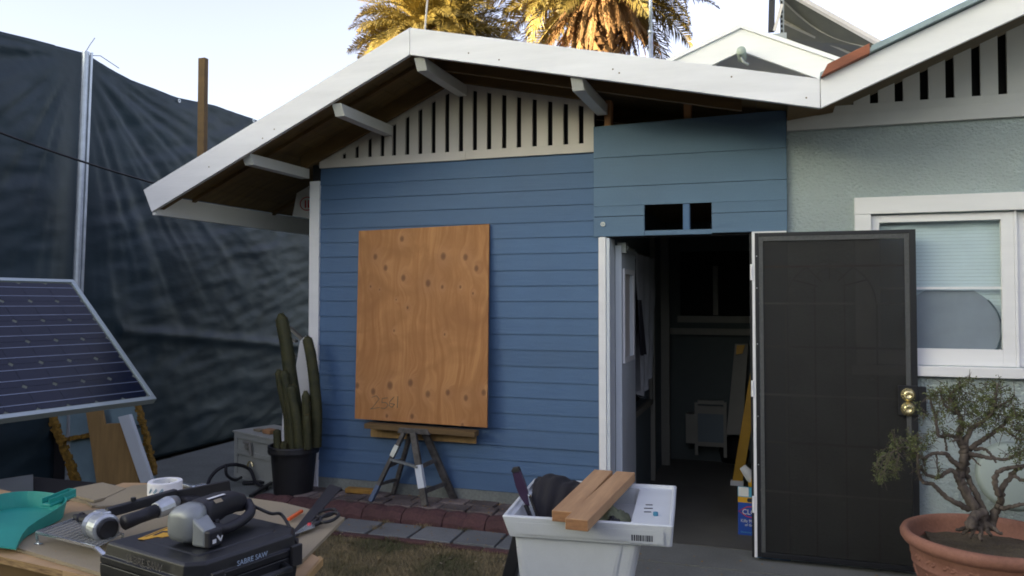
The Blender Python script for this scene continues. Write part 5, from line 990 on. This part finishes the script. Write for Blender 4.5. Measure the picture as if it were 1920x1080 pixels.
part('rim', loft([rr4(.028, W - .004, .018, DW - .012, Z1 - .077, .012), rr4(.022, W + .000, .014, DW - .008, Z1 - .075, .012), rr4(0, W + .004, 0, DW, Z1 - .004, .008), rr4(.004, W, .004, DW - .004, Z1, .006), rr4(.014, W - .008, .014, DW - .014, Z1, .01), rr4(.016, W - .010, .018, DW - .018, Z1 - .012, .012), rr4(.03, dk - .005, .028, DW - .028, Z1 - .013, .02), rr4(.05, dk - .05, .05, DW - .05, .60, .04), rr4(.06, dk - .06, .06, DW - .06, .52, .04)]), 'whiteplastic', tub, smooth=False, bevel=.0015)
part('basin', loft([rr4(.12, W - .20, .09, DW - .09, .34, .03), rr4(.05, W - .105, .038, DW - .04, Z1 - .078, .03)]), 'whiteplastic', tub, bevel=.004)
part('front_panel', MB().prism(tr(.035, W - .03, -.0025, -.001, Z1 - .02)[:2] + tr(.045, W - .03, .006, .006, Z1 - .062)[1::-1], -ty * .0015), 'whiteplastic', tub)
for a, c, f_ in ((.09, .09, .12), (.38, .09, .36), (.38, DW - .10, .40)):
    part('leg', MB().beam(fL_ + tx * f_ + ty * c - D * Z1, fL_ + tx * a + ty * c - D * .22, .05, .05), 'blackplastic', tub)
pcx = dk + .045
for k, yy in enumerate((.30, .25, .20)): part('tap_hole', MB().frame(fL_ + tx * pcx + ty * yy - D * .0115, (tx + ty * .15).normalized(), (ty - tx * .15).normalized(), D, .026 if k != 1 else .032, .008, .0012), 'ink', tub)
part('screw', MB().lathe([(.009, 0), (.009, .012), (0, .012)], fL_ + tx * (pcx + .03) + ty * .16 - D * .012, n=8), 'tealink', tub)
bz = fL_ + tx * (W - .135) - D * .052 
def tq(a, z, off=-.0035): return fL_ + tx * a + ty * (off + (-z) * .19 * 0 + .012 * (-z / .07)) + D * z
part('label_outline', MB().prism([tq(W - .145, -.030, -.008), tq(W - .028, -.030, -.008), tq(W - .028, -.066, -.008), tq(W - .145, -.066, -.008)], -ty * .0004), 'whiteplastic', tub)
rb_ = random.Random(5); a = W - .135
while a < W - .065:
    w_ = rb_.choice((.0018, .003, .0045)); part('barcode_bar', MB().prism([tq(a, -.037, -.0092), tq(a + w_, -.037, -.0092), tq(a + w_, -.058, -.0092), tq(a, -.058, -.0092)], -ty * .0003), 'ink', tub); a += w_ + rb_.choice((.0022, .0035))
# contents
def rag_(name, label, cat, c, rx, ry, h, m, seed, sq=3.0):
    b = MB(); n = 30; vs = []
    for i in range(n + 1):
        for j in range(n + 1):
            u, v = i / n * 2 - 1, j / n * 2 - 1; d = max(0, 1 - (u * u + v * v)); z = h * (d ** .6) * (1 + .55 * fbm(u * sq * .6, v * sq * .6, seed, 2)) + h * .35 * abs(fbm(u * sq * .9, v * sq * .9, seed + 5, 2))
            vs.append(Vector(c) + tx * (u * rx * (1 + .25 * fbm(u * 2, v * 2, seed + 9))) + ty * (v * ry * (1 + .25 * fbm(v * 2, u * 2, seed + 3))) + D * z)
    b.add(vs, [(i * (n + 1) + j, (i + 1) * (n + 1) + j, (i + 1) * (n + 1) + j + 1, i * (n + 1) + j + 1) for i in range(n) for j in range(n)])
    o = part(name, b, m, None, smooth=True, origin=c); o.modifiers.new('s', 'SOLIDIFY').thickness = .004; return tag(o, label, cat)
inz = .785
def tl(a, c, z): return fL_ + tx * a + ty * c + D * (z - Z1)
tag(part('stored_clutter', loft([rr4(.055, dk - .055, .055, DW - .055, .53, .03), rr4(.045, dk - .04, .045, DW - .045, .70, .03)]), 'greycloth', None, origin=tl(.2, .2, .53)), 'grey clutter filling the bottom of the white tub', 'clutter')
rag_('work_glove', 'olive work glove crumpled inside the white tub near the deck', 'glove', tl(.335, .28, inz), .10, .12, .065, 'greencloth', 3, 3.5)
rag_('dark_glove', 'dark cuff beside the olive glove in the tub', 'glove', tl(.37, .20, inz + .005), .04, .07, .05, 'rubber', 8)
rag_('grey_rag', 'grey rag in the front left corner of the tub', 'rag', tl(.10, .12, inz - .03), .06, .07, .06, 'greycloth', 12, 3.2)
rag_('blue_grey_rag', 'blue grey rag in the tub next to the lumber', 'rag', tl(.18, .11, inz - .02), .07, .06, .06, 'greycloth', 16, 3.2)
# black garment draped over the back-left rim
b = MB(); vs = []; na, nb_ = 36, 24
for i in range(na + 1):
    u = i / na
    for j in range(nb_ + 1):
        v = j / nb_; yy = DW + .045 - v * .36; arch = sin(pi * min(1, (v + .1) * .83)) * .050
        hump = .026 * math.exp(-((u - .30) / .24) ** 2)
        z = Z1 - .02 + arch * .6 + hump + .006 * sin(u * 30 + v * 6 + 2 * fbm(u * 3, v * 2)) * (.3 + v) + .012 * fbm(u * 3, v * 3, 4) - .22 * max(0, v - .55) - .25 * max(0, .10 - v)
        vs.append(tl(.015 + u * .25 + .02 * v * (1 - u) + .006 * fbm(u * 5, v * 5), yy - .02 * u, z))
b.add(vs, [(i * (nb_ + 1) + j, i * (nb_ + 1) + j + 1, (i + 1) * (nb_ + 1) + j + 1, (i + 1) * (nb_ + 1) + j) for i in range(na) for j in range(nb_)])
o = part('black_garment', b, 'blackcloth', None, smooth=True, origin=tl(.1, .5, Z1)); o.modifiers.new('s', 'SOLIDIFY').thickness = .008; tag(o, 'black pleated garment draped over the back rim of the white tub', 'garment')
lp = thing('loppers', 'long dark purple handle with steel ferrule standing in the white tub', 'hand tool', P(995, 960, 'y', 2.85))
def H_(a, b_): return P(a, b_, 'y', 2.85)
part('grip', MB().prism([H_(959, 883), (H_(961, 878)), (H_(971, 878)), (H_(975, 884)), (H_(984, 906)), (H_(990, 930)), (H_(996, 950)), (H_(985, 948)), (H_(974, 932)), (H_(966, 912))], (0, .018, 0)), 'purple', lp, bevel=.004)
part('grip_end', MB().prism([H_(958, 884), H_(961, 877), H_(971, 876), H_(975, 884), H_(962, 888)], (0, .020, 0)).xf(Matrix.Translation((0, -.001, 0))), 'blackplastic', lp, bevel=.002)
part('ferrule', MB().prism([H_(989, 927), H_(993, 928), H_(1000, 950), H_(1004, 968), H_(992, 968), H_(993, 948)], (0, .014, 0)), 'steel', lp, bevel=.001); part('shaft', MB().beam(H_(985, 946), H_(996, 972), .012, .014, (0, 1, 0)).beam(H_(993, 930), H_(1007, 968), .006, .01, (0, 1, 0)), 'blackplastic', lp)
def two(pix, label):
    a, b_, c, d = [P(x, y, 'z', Z1 + .0405) for x, y in pix]; o_ = (a + b_) / 2; e_ = (c + d) / 2; l = (e_ - o_); l.z = 0; dr = l.normalized(); s_ = Vector((dr.y, -dr.x, 0))
    t = thing('lumber', label, 'lumber', ((a + b_) / 2).to_tuple()[:2] + (Z1,), 'lumber lengths across the tub'); wd = .078
    part('length', MB().frame((o_ + e_) / 2 - D * .0195, s_, dr, D, wd, l.length, .038), 'lumber', t, bevel=.003); part('end_grain', MB().frame(o_ - dr * .0006 - D * .0195, s_, dr, D, wd - .006, .001, .033), 'endgrain', t); return o_, dr, s_
two([(1040, 956), (1071, 960), (1118, 880), (1145, 882)], 'left and slightly shorter length of lumber laid across the white tub')
o_, dr, s_ = two([(1063, 971), (1099, 975), (1160, 883), (1187, 885)], 'right length of lumber with a split end laid across the white tub, nearer the deck')
# ---- terracotta pot and bonsai
PCX, PCY, PR = .93, 4.30, .37
pt_ = thing('terracotta_pot', 'large terracotta pot with a rolled rim and moulded leaf frieze, bottom right', 'pot', (PCX, PCY, 0))
part('pot_body', MB().lathe([(.0, .0), (.24, 0), (.25, .02), (.322, .36), (.325, .37), (.331, .372), (.331, .382), (.326, .385), (.340, .445), (.346, .452), (.346, .462), (.352, .466), (.366, .472), (.378, .490), (.380, .508), (.372, .524), (.356, .530), (.343, .522), (.338, .50), (.328, .44), (.30, .40)], (PCX, PCY, 0), n=72), 'terracotta', pt_, smooth=True)
for k in range(22):
    a0 = k * 2 * pi / 22; rb2 = .335
    for s3, (da, dz, ra_) in enumerate(((-.05, .0, .5), (0, .012, -.4), (.055, -.004, .5), (.09, .008, -.3))):
        a = a0 + da; p = Vector((PCX + cos(a) * rb2, PCY + sin(a) * rb2, .415 + dz)); tg = Vector((-sin(a), cos(a), 0)); nr_ = Vector((cos(a), sin(a), -.25)).normalized(); t2 = tg * cos(ra_) + D * sin(ra_); t3 = nr_.cross(t2)
        if s3 == 0: b = MB()
        b.add([p - t2 * .017, p + t3 * .009, p + t2 * .017, p - t3 * .009, p + nr_ * .005], [(0, 1, 4), (1, 2, 4), (2, 3, 4), (3, 0, 4)])
    part('moulded_leaf', b, 'terracotta', pt_)
for k in range(14):
    a = k * 2 * pi / 14; b = MB()
    pts = [(-.06, .30), (0, .355), (.06, .30)]
    path = [Vector((PCX + cos(a + u / .31) * (.253 + (.322 - .253) * z / .36 + .002), PCY + sin(a + u / .31) * (.253 + (.322 - .253) * z / .36 + .002), z)) for u, z in pts]
    part('moulded_chevron', MB().tube(path, .0045, 6), 'terracotta', pt_)
part('soil', bumpy(PCX - .24, PCX + .24, PCY - .24, PCY + .24, 24, 24, .455, .02, 14, 0), 'soil', pt_, smooth=True)
part('soil_bed', MB().lathe([(.0, .45), (.330, .44)], (PCX, PCY, 0), n=36), 'soil', pt_)
bt = thing('bonsai_tree', 'gnarled small-leaved bonsai tree growing in the large terracotta pot', 'bonsai', (PCX, PCY, .45))
def B(a, b_, y): return P(1620 + a / 3.4833, 690 + b_ / 3.4833, 'y', y)
br_m = MB(); tips = []
rb3 = random.Random(31)
def branch(pts, r0, r1, leafy=0, seed=0, wob=.012):
    path = spline([B(*p) for p in pts], 7); n = len(path); pp_ = []
    for i, p in enumerate(path): w = wob * min(1, i / 4); pp_.append(p + Vector((fbm(i * .55, seed, 1), fbm(i * .55, seed, 5), fbm(i * .55, seed, 9))) * w)
    k8 = .78 if r0 > .019 else 1
    rs = [k8 * (r0 + (r1 - r0) * (i / (n - 1)) ** .8) * (1 + .45 * fbm(i * 1.3, seed + 3, 2)) for i in range(n)]
    br_m.tube(pp_, rs, 9)
    if leafy:
        for i in range(int(n * (1 - leafy)), n): tips.append((pp_[i], i / n))
    return pp_
y0 = 4.28
branch([(760, 1060, y0), (760, 960, y0), (700, 880, y0), (650, 780, y0), (625, 700, y0 + .01), (650, 600, y0), (655, 520, y0), (640, 480, y0)], .034, .022, 0, 1, .02)
branch([(800, 1050, y0 + .02), (790, 950, y0 + .02), (730, 820, y0 + .02), (680, 720, y0 + .03), (665, 620, y0 + .03), (700, 560, y0 + .05)], .022, .014, 0, 2, .02)
branch([(820, 1060, y0 + .04), (850, 960, y0 + .04), (890, 880, y0 + .04), (900, 800, y0), (960, 700, y0), (1040, 640, y0)], .030, .009, 0, 3, .02)
branch([(900, 920, y0), (960, 905, y0 - .03), (1040, 890, y0 - .05), (1120, 880, y0 - .05)], .012, .006, 0, 4)
branch([(880, 830, y0), (855, 750, y0 - .02), (875, 680, y0 - .03), (960, 650, y0 - .02), (1060, 640, y0)], .014, .008, .2, 5)
branch([(930, 740, y0), (980, 705, y0), (1040, 735, y0), (1110, 700, y0)], .010, .006, .3, 6)
branch([(680, 920, y0), (600, 880, y0 - .03), (520, 830, y0 - .05), (450, 760, y0 - .06), (380, 740, y0 - .06), (350, 640, y0 - .10), (350, 560, y0 - .12), (330, 500, y0 - .12)], .020, .005, .35, 7)
branch([(640, 780, y0), (610, 720, y0 - .02), (570, 665, y0 - .03), (480, 715, y0 - .04), (400, 690, y0 - .05), (370, 640, y0 - .06)], .015, .006, .25, 8)
branch([(620, 640, y0), (570, 600, y0 - .02), (530, 560, y0 - .04), (450, 560, y0 - .06), (400, 590, y0 - .06), (395, 640, y0 - .06)], .014, .005, .2, 9)
branch([(395, 600, y0 - .06), (330, 545, y0 - .1), (270, 520, y0 - .14), (220, 530, y0 - .17), (140, 570, y0 - .2), (90, 600, y0 - .22), (85, 690, y0 - .22)], .008, .002, .7, 10)
branch([(220, 530, y0 - .17), (200, 480, y0 - .18), (190, 410, y0 - .19)], .004, .0015, .9, 11)
branch([(180, 560, y0 - .19), (140, 650, y0 - .2), (130, 740, y0 - .21)], .004, .0015, .8, 12)
branch([(230, 560, y0 - .17), (210, 640, y0 - .18), (200, 720, y0 - .18)], .004, .0015, .7, 13)
branch([(650, 520, y0), (620, 440, y0 - .01), (640, 360, y0 - .03), (600, 260, y0 - .05), (560, 180, y0 - .06), (640, 110, y0 - .06)], .026, .006, .6, 14)
branch([(655, 500, y0), (700, 400, y0), (760, 360, y0 - .02), (830, 300, y0 - .03), (860, 200, y0 - .04), (870, 110, y0 - .04)], .020, .005, .6, 15)
branch([(690, 530, y0), (760, 480, y0 + .02), (820, 440, y0 + .03), (900, 380, y0 + .03), (980, 300, y0 + .03), (1060, 330, y0 + .03)], .014, .005, .6, 16)
branch([(680, 560, y0), (760, 575, y0 - .02), (850, 590, y0 - .03), (930, 595, y0 - .03), (1000, 560, y0 - .04), (1080, 520, y0 - .05)], .013, .004, .35, 17)
branch([(720, 530, y0), (790, 530, y0 - .02), (830, 570, y0 - .03), (865, 620, y0 - .03)], .010, .004, 0, 18)
branch([(640, 480, y0), (560, 440, y0 - .02), (490, 440, y0 - .04), (470, 330, y0 - .05), (440, 230, y0 - .06), (420, 180, y0 - .06)], .012, .004, .5, 19)
branch([(600, 300, y0 - .03), (520, 230, y0 - .06), (500, 140, y0 - .07)], .008, .003, .8, 20)
branch([(860, 260, y0), (940, 220, y0 - .02), (980, 180, y0 - .02)], .007, .003, .8, 21)
branch([(900, 380, y0), (960, 430, y0 - .04), (1030, 470, y0 - .06), (1100, 430, y0 - .06)], .008, .003, .8, 22)
branch([(540, 540, y0), (530, 470, y0 - .02), (510, 400, y0 - .03)], .006, .003, .5, 23)
branch([(640, 480, y0), (600, 470, y0 - .04), (575, 480, y0 - .06)], .010, .003, 0, 24); branch([(700, 580, y0), (740, 620, y0 - .03), (765, 640, y0 - .04)], .006, .002, 0, 25)
branch([(470, 560, y0 - .05), (480, 640, y0 - .06), (480, 710, y0 - .06)], .005, .002, .3, 26)
branch([(790, 940, y0), (720, 970, y0 - .05), (690, 1040, y0 - .08)], .026, .030, 0, 27, .02)
for k, (ra3, rb4) in enumerate(((640, 1085), (690, 1110), (830, 1105), (900, 1085), (760, 1120), (600, 1060))): branch([(765, 1000, y0), ((765 + ra3) / 2, 1040, y0 - .02), (ra3, rb4, y0 - .05)], .026, .008, 0, 40 + k, .015)
part('branches', br_m, 'bark', bt, smooth=True)
clus = []
def cl(a, b_, ra2, rb_, n, dep=.10):
    for i in range(n):
        t = rb3.uniform(0, 2 * pi); q_ = sqrt(rb3.random()); clus.append(B(a + ra2 * q_ * cos(t), b_ + rb_ * q_ * sin(t), y0 + rb3.uniform(-dep, dep)))
for a in ((540, 180, 110, 70, 60), (660, 150, 90, 80, 50), (840, 160, 110, 70, 60), (620, 250, 130, 60, 50), (760, 260, 110, 80, 60), (900, 260, 110, 80, 60), (700, 340, 90, 60, 40), (880, 370, 110, 60, 45), (1000, 340, 80, 80, 50), (1000, 560, 80, 50, 36), (1060, 430, 60, 80, 36), (450, 200, 45, 60, 16), (580, 440, 60, 25, 12), (430, 470, 40, 60, 16), (350, 480, 50, 60, 28), (365, 560, 50, 60, 26), (390, 300, 25, 40, 10), (330, 245, 30, 10, 5), (480, 300, 20, 50, 10), (640, 110, 60, 30, 16), (860, 105, 30, 20, 10), (970, 180, 20, 15, 5), (150, 600, 60, 70, 26), (120, 700, 35, 60, 16), (195, 480, 20, 60, 10), (300, 480, 30, 60, 14), (300, 590, 20, 40, 8), (200, 660, 18, 60, 9), (485, 680, 20, 40, 6), (520, 350, 15, 60, 8), (640, 400, 12, 50, 8)): cl(*a)
for p, t in tips:
    if rb3.random() < .75: clus.append(p)
vs, fs = [], []
for c in clus:
    if rb3.random() < .34: continue
    k = rb3.randint(9, 17)
    tw = Vector((rb3.gauss(0, 1), rb3.gauss(0, 1), rb3.gauss(.3, 1))).normalized()
    for i in range(k):
        p = c + tw * rb3.uniform(-.028, .028) + Vector((rb3.gauss(0, .006), rb3.gauss(0, .006), rb3.gauss(0, .006)))
        d = Vector((rb3.gauss(0, 1), rb3.gauss(0, 1), rb3.gauss(.2, 1))).normalized(); s2 = d.orthogonal().normalized(); s2 = (s2 * cos(i) + d.cross(s2) * sin(i)) * rb3.uniform(.0028, .0045); l = rb3.uniform(.007, .013); o = len(vs)
        vs += [p, p + d * l * .5 + s2, p + d * l, p + d * l * .5 - s2]; fs.append((o, o + 1, o + 2, o + 3))
b = MB(); b.v = vs; b.f = fs; part('foliage', b, 'leaf', bt)['kind'] = 'stuff'
print('clusters', len(clus))
# twig haze
tw_ = MB()
for c in clus[::2]:
    d = Vector((rb3.gauss(0, 1), rb3.gauss(0, .6), rb3.gauss(-.3, 1))).normalized() * rb3.uniform(.03, .07); tw_.tube([c, c + d * .5 + Vector((0, 0, .004)), c + d], [.0018, .0014, .0008], 4)
part('twigs', tw_, 'bark', bt)['kind'] = 'stuff'
dsk = P(1880, 895, 'y', 5.05); tag(part('pale_disc', MB().lathe([(.0, .02), (.16, .015), (.19, .0), (.16, -.02), (0, -.02)], (dsk.x + .06, 5.1, dsk.z), (.1, -1, .35), 36), 'mint', None, smooth=True, origin=(dsk.x, 5.1, 0)), 'pale round lid propped against the stucco behind the bonsai', 'lid')
tag(part('green_watering_can', MB().lathe([(.0, .0), (.12, .0), (.13, .25), (.10, .30), (0.0, .31)], P(1985, 1100, 'z', .05) + Vector((.03, 0, -.05)), n=28), 'mint', None, smooth=True, origin=P(1985, 1100, 'z', .0)), 'pale mint plastic container at the bottom right edge beside the terracotta pot', 'container')
# ---- inside the doorway
wp_ = thing('wipes_box', 'blue printed cleaning wipes carton standing on the floor behind the screen door edge', 'carton', (-.15, 5.72, 0))
w0 = P(1384, 1003, 'z', .0); WX = Vector((.9995, -.03, 0)).normalized(); WY = Vector((.03, 1, 0)).normalized(); bw, bd, bh = .24, .16, .27
def wbx(a0, a1, z0, z1, off, t, m, nm): return part(nm, MB().frame(w0 + WX * (a0 + a1) / 2 - WY * (off + t / 2) + D * (z0 + z1) / 2, WX, WY, D, a1 - a0, t, z1 - z0), m, wp_)
part('carton', MB().frame(w0 + WX * bw / 2 + WY * bd / 2 + D * bh / 2, WX, WY, D, bw, bd, bh), 'boxblue', wp_, bevel=.003)
wbx(0, bw, .265, .335, .0006, .003, 'boxcyan', 'flap'); wbx(.0, bw, .226, .2645, .0006, .0012, 'amber', 'yellow_band'); wbx(.004, .072, .27, .332, .004, .0006, 'paper', 'white_patch')
part('hand_hole', MB().lathe([(.0, .001), (.014, .001), (.014, 0)], w0 + WX * .075 + D * .245 - WY * .0019, -WY, 14).frame(w0 + WX * .10 + D * .245 - WY * .0025, WX, WY, D, .05, .001, .027), 'ink', wp_)
b = MB(); ov = [(bw / 2 + sgn * hx, zz) for sgn, hx, zz in ((1, .0, .205), (1, .06, .198), (1, .105, .165), (1, .06, .132), (1, .0, .125), (-1, .06, .132), (-1, .115, .165), (-1, .06, .198))]
b.tube([w0 + WX * a + D * z - WY * .002 for a, z in ov + ov[:1]], .0035, 5); part('red_oval', b, 'boxred', wp_)
text('print', 'CLOROX', .050, w0 + WX * .028 + D * .147 - WY * .002, WX, D, 'paper', wp_, ext=.0008, sx=.92)
text('print', 'Kills 99.9%', .030, w0 + WX * .018 + D * .092 - WY * .002, WX, D, 'paper', wp_, ext=.0008, sx=.9)
text('print', 'of Germs', .024, w0 + WX * .045 + D * .067 - WY * .002, WX, D, 'paper', wp_, ext=.0008)
text('print', 'Disinfecting Wipes', .014, w0 + WX * .018 + D * .020 - WY * .002, WX, D, 'boxcyan', wp_, ext=.0008)
tag(part('yellow_bag', MB().lathe([(.0, .0), (.07, .0), (.08, .12), (.02, .20), (0, .2)], w0 + WX * .14 + WY * .07 + D * .272, n=14), 'yellow', None, smooth=True, origin=w0 + WX * .14 + WY * .07 + D * .272), 'yellow bag standing on the wipes carton', 'bag')
tag(part('clear_bottle', MB().tube([w0 + WX * .03 + WY * .05 + D * .46, w0 + WX * .08 + WY * .05 + D * .40, w0 + WX * .14 + WY * .05 + D * .35], [.025, .04, .045], 12), 'curtain', None, smooth=True, origin=w0 + WX * .08 + WY * .05 + D * .35), 'crumpled clear plastic bottle leaning over the wipes carton', 'bottle')
ld = thing('ladder', 'yellow fibreglass ladder rail with a white foot leaning behind the screen door edge', 'ladder', (-.36, 7.1, 0))
la, lb_ = P(1382, 906, 'z', .02), P(1418, 690, 'y', 7.3)
for dxx in (0, .20): part('rail', MB().beam(la + Vector((dxx, .15 * (dxx > 0), 0)), lb_ + (lb_ - la) * .3 + Vector((dxx, .15 * (dxx > 0), 0)), .085, .03, (0, 1, 0)), 'yellow', ld, bevel=.003)
part('foot', MB().frame(la + D * .0, EX, EY, D, .11, .06, .05), 'white', ld, bevel=.006)
tag(part('tall_white_board', MB().prism([P(1362, 815, 'y', 7.9), P(1391, 815, 'y', 7.9), P(1403, 645, 'y', 8.1), P(1378, 645, 'y', 8.1)], (0, .02, 0)), 'inttrim', None, origin=P(1370, 830, 'y', 7.9)), 'tall pale board with a yellow corner leaning on the back wall', 'board')
tag(part('yellow_sticker', MB().prism([P(1381, 647, 'y', 8.07), P(1397, 647, 'y', 8.07), P(1392, 663, 'y', 8.05), P(1380, 665, 'y', 8.05)], (0, .004, 0)), 'amber', None, origin=P(1388, 656, 'y', 8.05)), 'yellow sticker at the top of the pale leaning board', 'sticker')
ct = thing('small_cabinet', 'small white framed cabinet standing against the back wall inside the doorway', 'cabinet', (-.7, 7.95, 0)); yc = 7.9
def fbx(x0, x1, y0_, y1_, d0=yc, d1=yc + .03): a = P(x0, y1_, 'y', yc); c = P(x1, y0_, 'y', yc); return MB().box(a.x, c.x, d0, d1, max(.005, a.z), c.z)
part('post', fbx(1303, 1308, 755, 853), 'inttrim', ct); part('post', fbx(1357, 1362, 755, 858), 'inttrim', ct); part('top_rail', fbx(1308, 1357, 752, 757), 'inttrim', ct); part('drawer_front', fbx(1308, 1357, 763, 775), 'inttrim', ct)
part('door', fbx(1308, 1357, 777, 830, yc + .01, yc + .03), 'intwall', ct); part('bottom_rail', fbx(1308, 1357, 831, 836), 'inttrim', ct); part('side_box', fbx(1285, 1302, 778, 832, yc + .05, yc + .2), 'inttrim', ct)
tag(part('black_tool_bag', MB().lathe([(.0, .0), (.15, .0), (.17, .12), (.12, .24), (.04, .30), (0, .3)], P(1378, 865, 'z', .0), n=16), 'blackcloth', None, smooth=True, origin=P(1378, 865, 'z', .0)), 'black tool bag on the floor beside the ladder inside the doorway', 'bag')

part('leg', MB().beam(P(978, 995, 'y', 3.12), P(948, 1110, 'y', 3.12), .06, .05), 'blackplastic', tub, bevel=.004)
# ---- litter: sawdust on the table, leaves and chips on the ground
rl = random.Random(77)
def flecks(pts, s0, s1):
    b = MB()
    for p in pts:
        a = rl.uniform(0, 6.28); s_ = rl.uniform(s0, s1); u = Vector((cos(a), sin(a), rl.uniform(-.3, .3))) * s_; v = Vector((-sin(a), cos(a), rl.uniform(-.3, .3))) * s_ * rl.uniform(.3, .8); p = Vector(p) + D * (s_ * .35)
        b.add([p - u, p - v, p + u, p + v], [(0, 1, 2, 3)])
    return b
pts = []
while len(pts) < 900:
    a, c = rl.uniform(60, 640), rl.uniform(925, 1075); p = P(a, c, 'z', T + .0005)
    x0_ = (p - ca).dot(ex); y0_ = (p - ca).dot(ey)
    if -.02 < x0_ < CL + .03 and -.03 < y0_ < CWd + .03: continue
    if c > 1075 - max(0, a - 420) * .42 or c < 1010 - a * .19 + max(0, a - 430) * .45: continue
    pts.append(p)
o = part('sawdust', flecks(pts, .0007, .0022), 'lumber', None, kind='stuff', origin=(-1.9, 2.1, T)); o['label'] = 'sawdust and tiny chips scattered over the hardboard'; o['category'] = 'sawdust'
pts = [ca + ex * rl.uniform(.02, CL - .02) + ey * rl.uniform(.03, CWd - .04) + D * .001 for _ in range(260)]
o = part('case_dust', flecks(pts, .0005, .0015), 'mdf', None, kind='stuff', origin=ca); o['label'] = 'pale dust specks on the black tool case lid'; o['category'] = 'dust'
pts = [(rl.uniform(-3.3, -1.45), rl.uniform(4.56, 4.84), .136) for _ in range(110)] + [(rl.uniform(-3.3, -1.45), rl.uniform(5.0, 5.28), .208) for _ in range(200)] + [(rl.uniform(-1.3, 1.2), rl.uniform(4.3, 5.2), .001) for _ in range(160)]
o = part('ground_litter', flecks(pts, .003, .010), 'leather', None, kind='stuff', origin=(-2, 4.8, .13)); o['label'] = 'dry leaves and wood chips scattered on the paving'; o['category'] = 'litter'
pts = [(rl.uniform(-3.3, -1.45), rl.uniform(2.8, 4.5), .128) for _ in range(220)]
o = part('dry_leaves', flecks(pts, .004, .013), 'mdf', None, kind='stuff', origin=(-2, 4.0, .12)); o['label'] = 'pale dry leaf bits scattered in the lawn'; o['category'] = 'leaves'
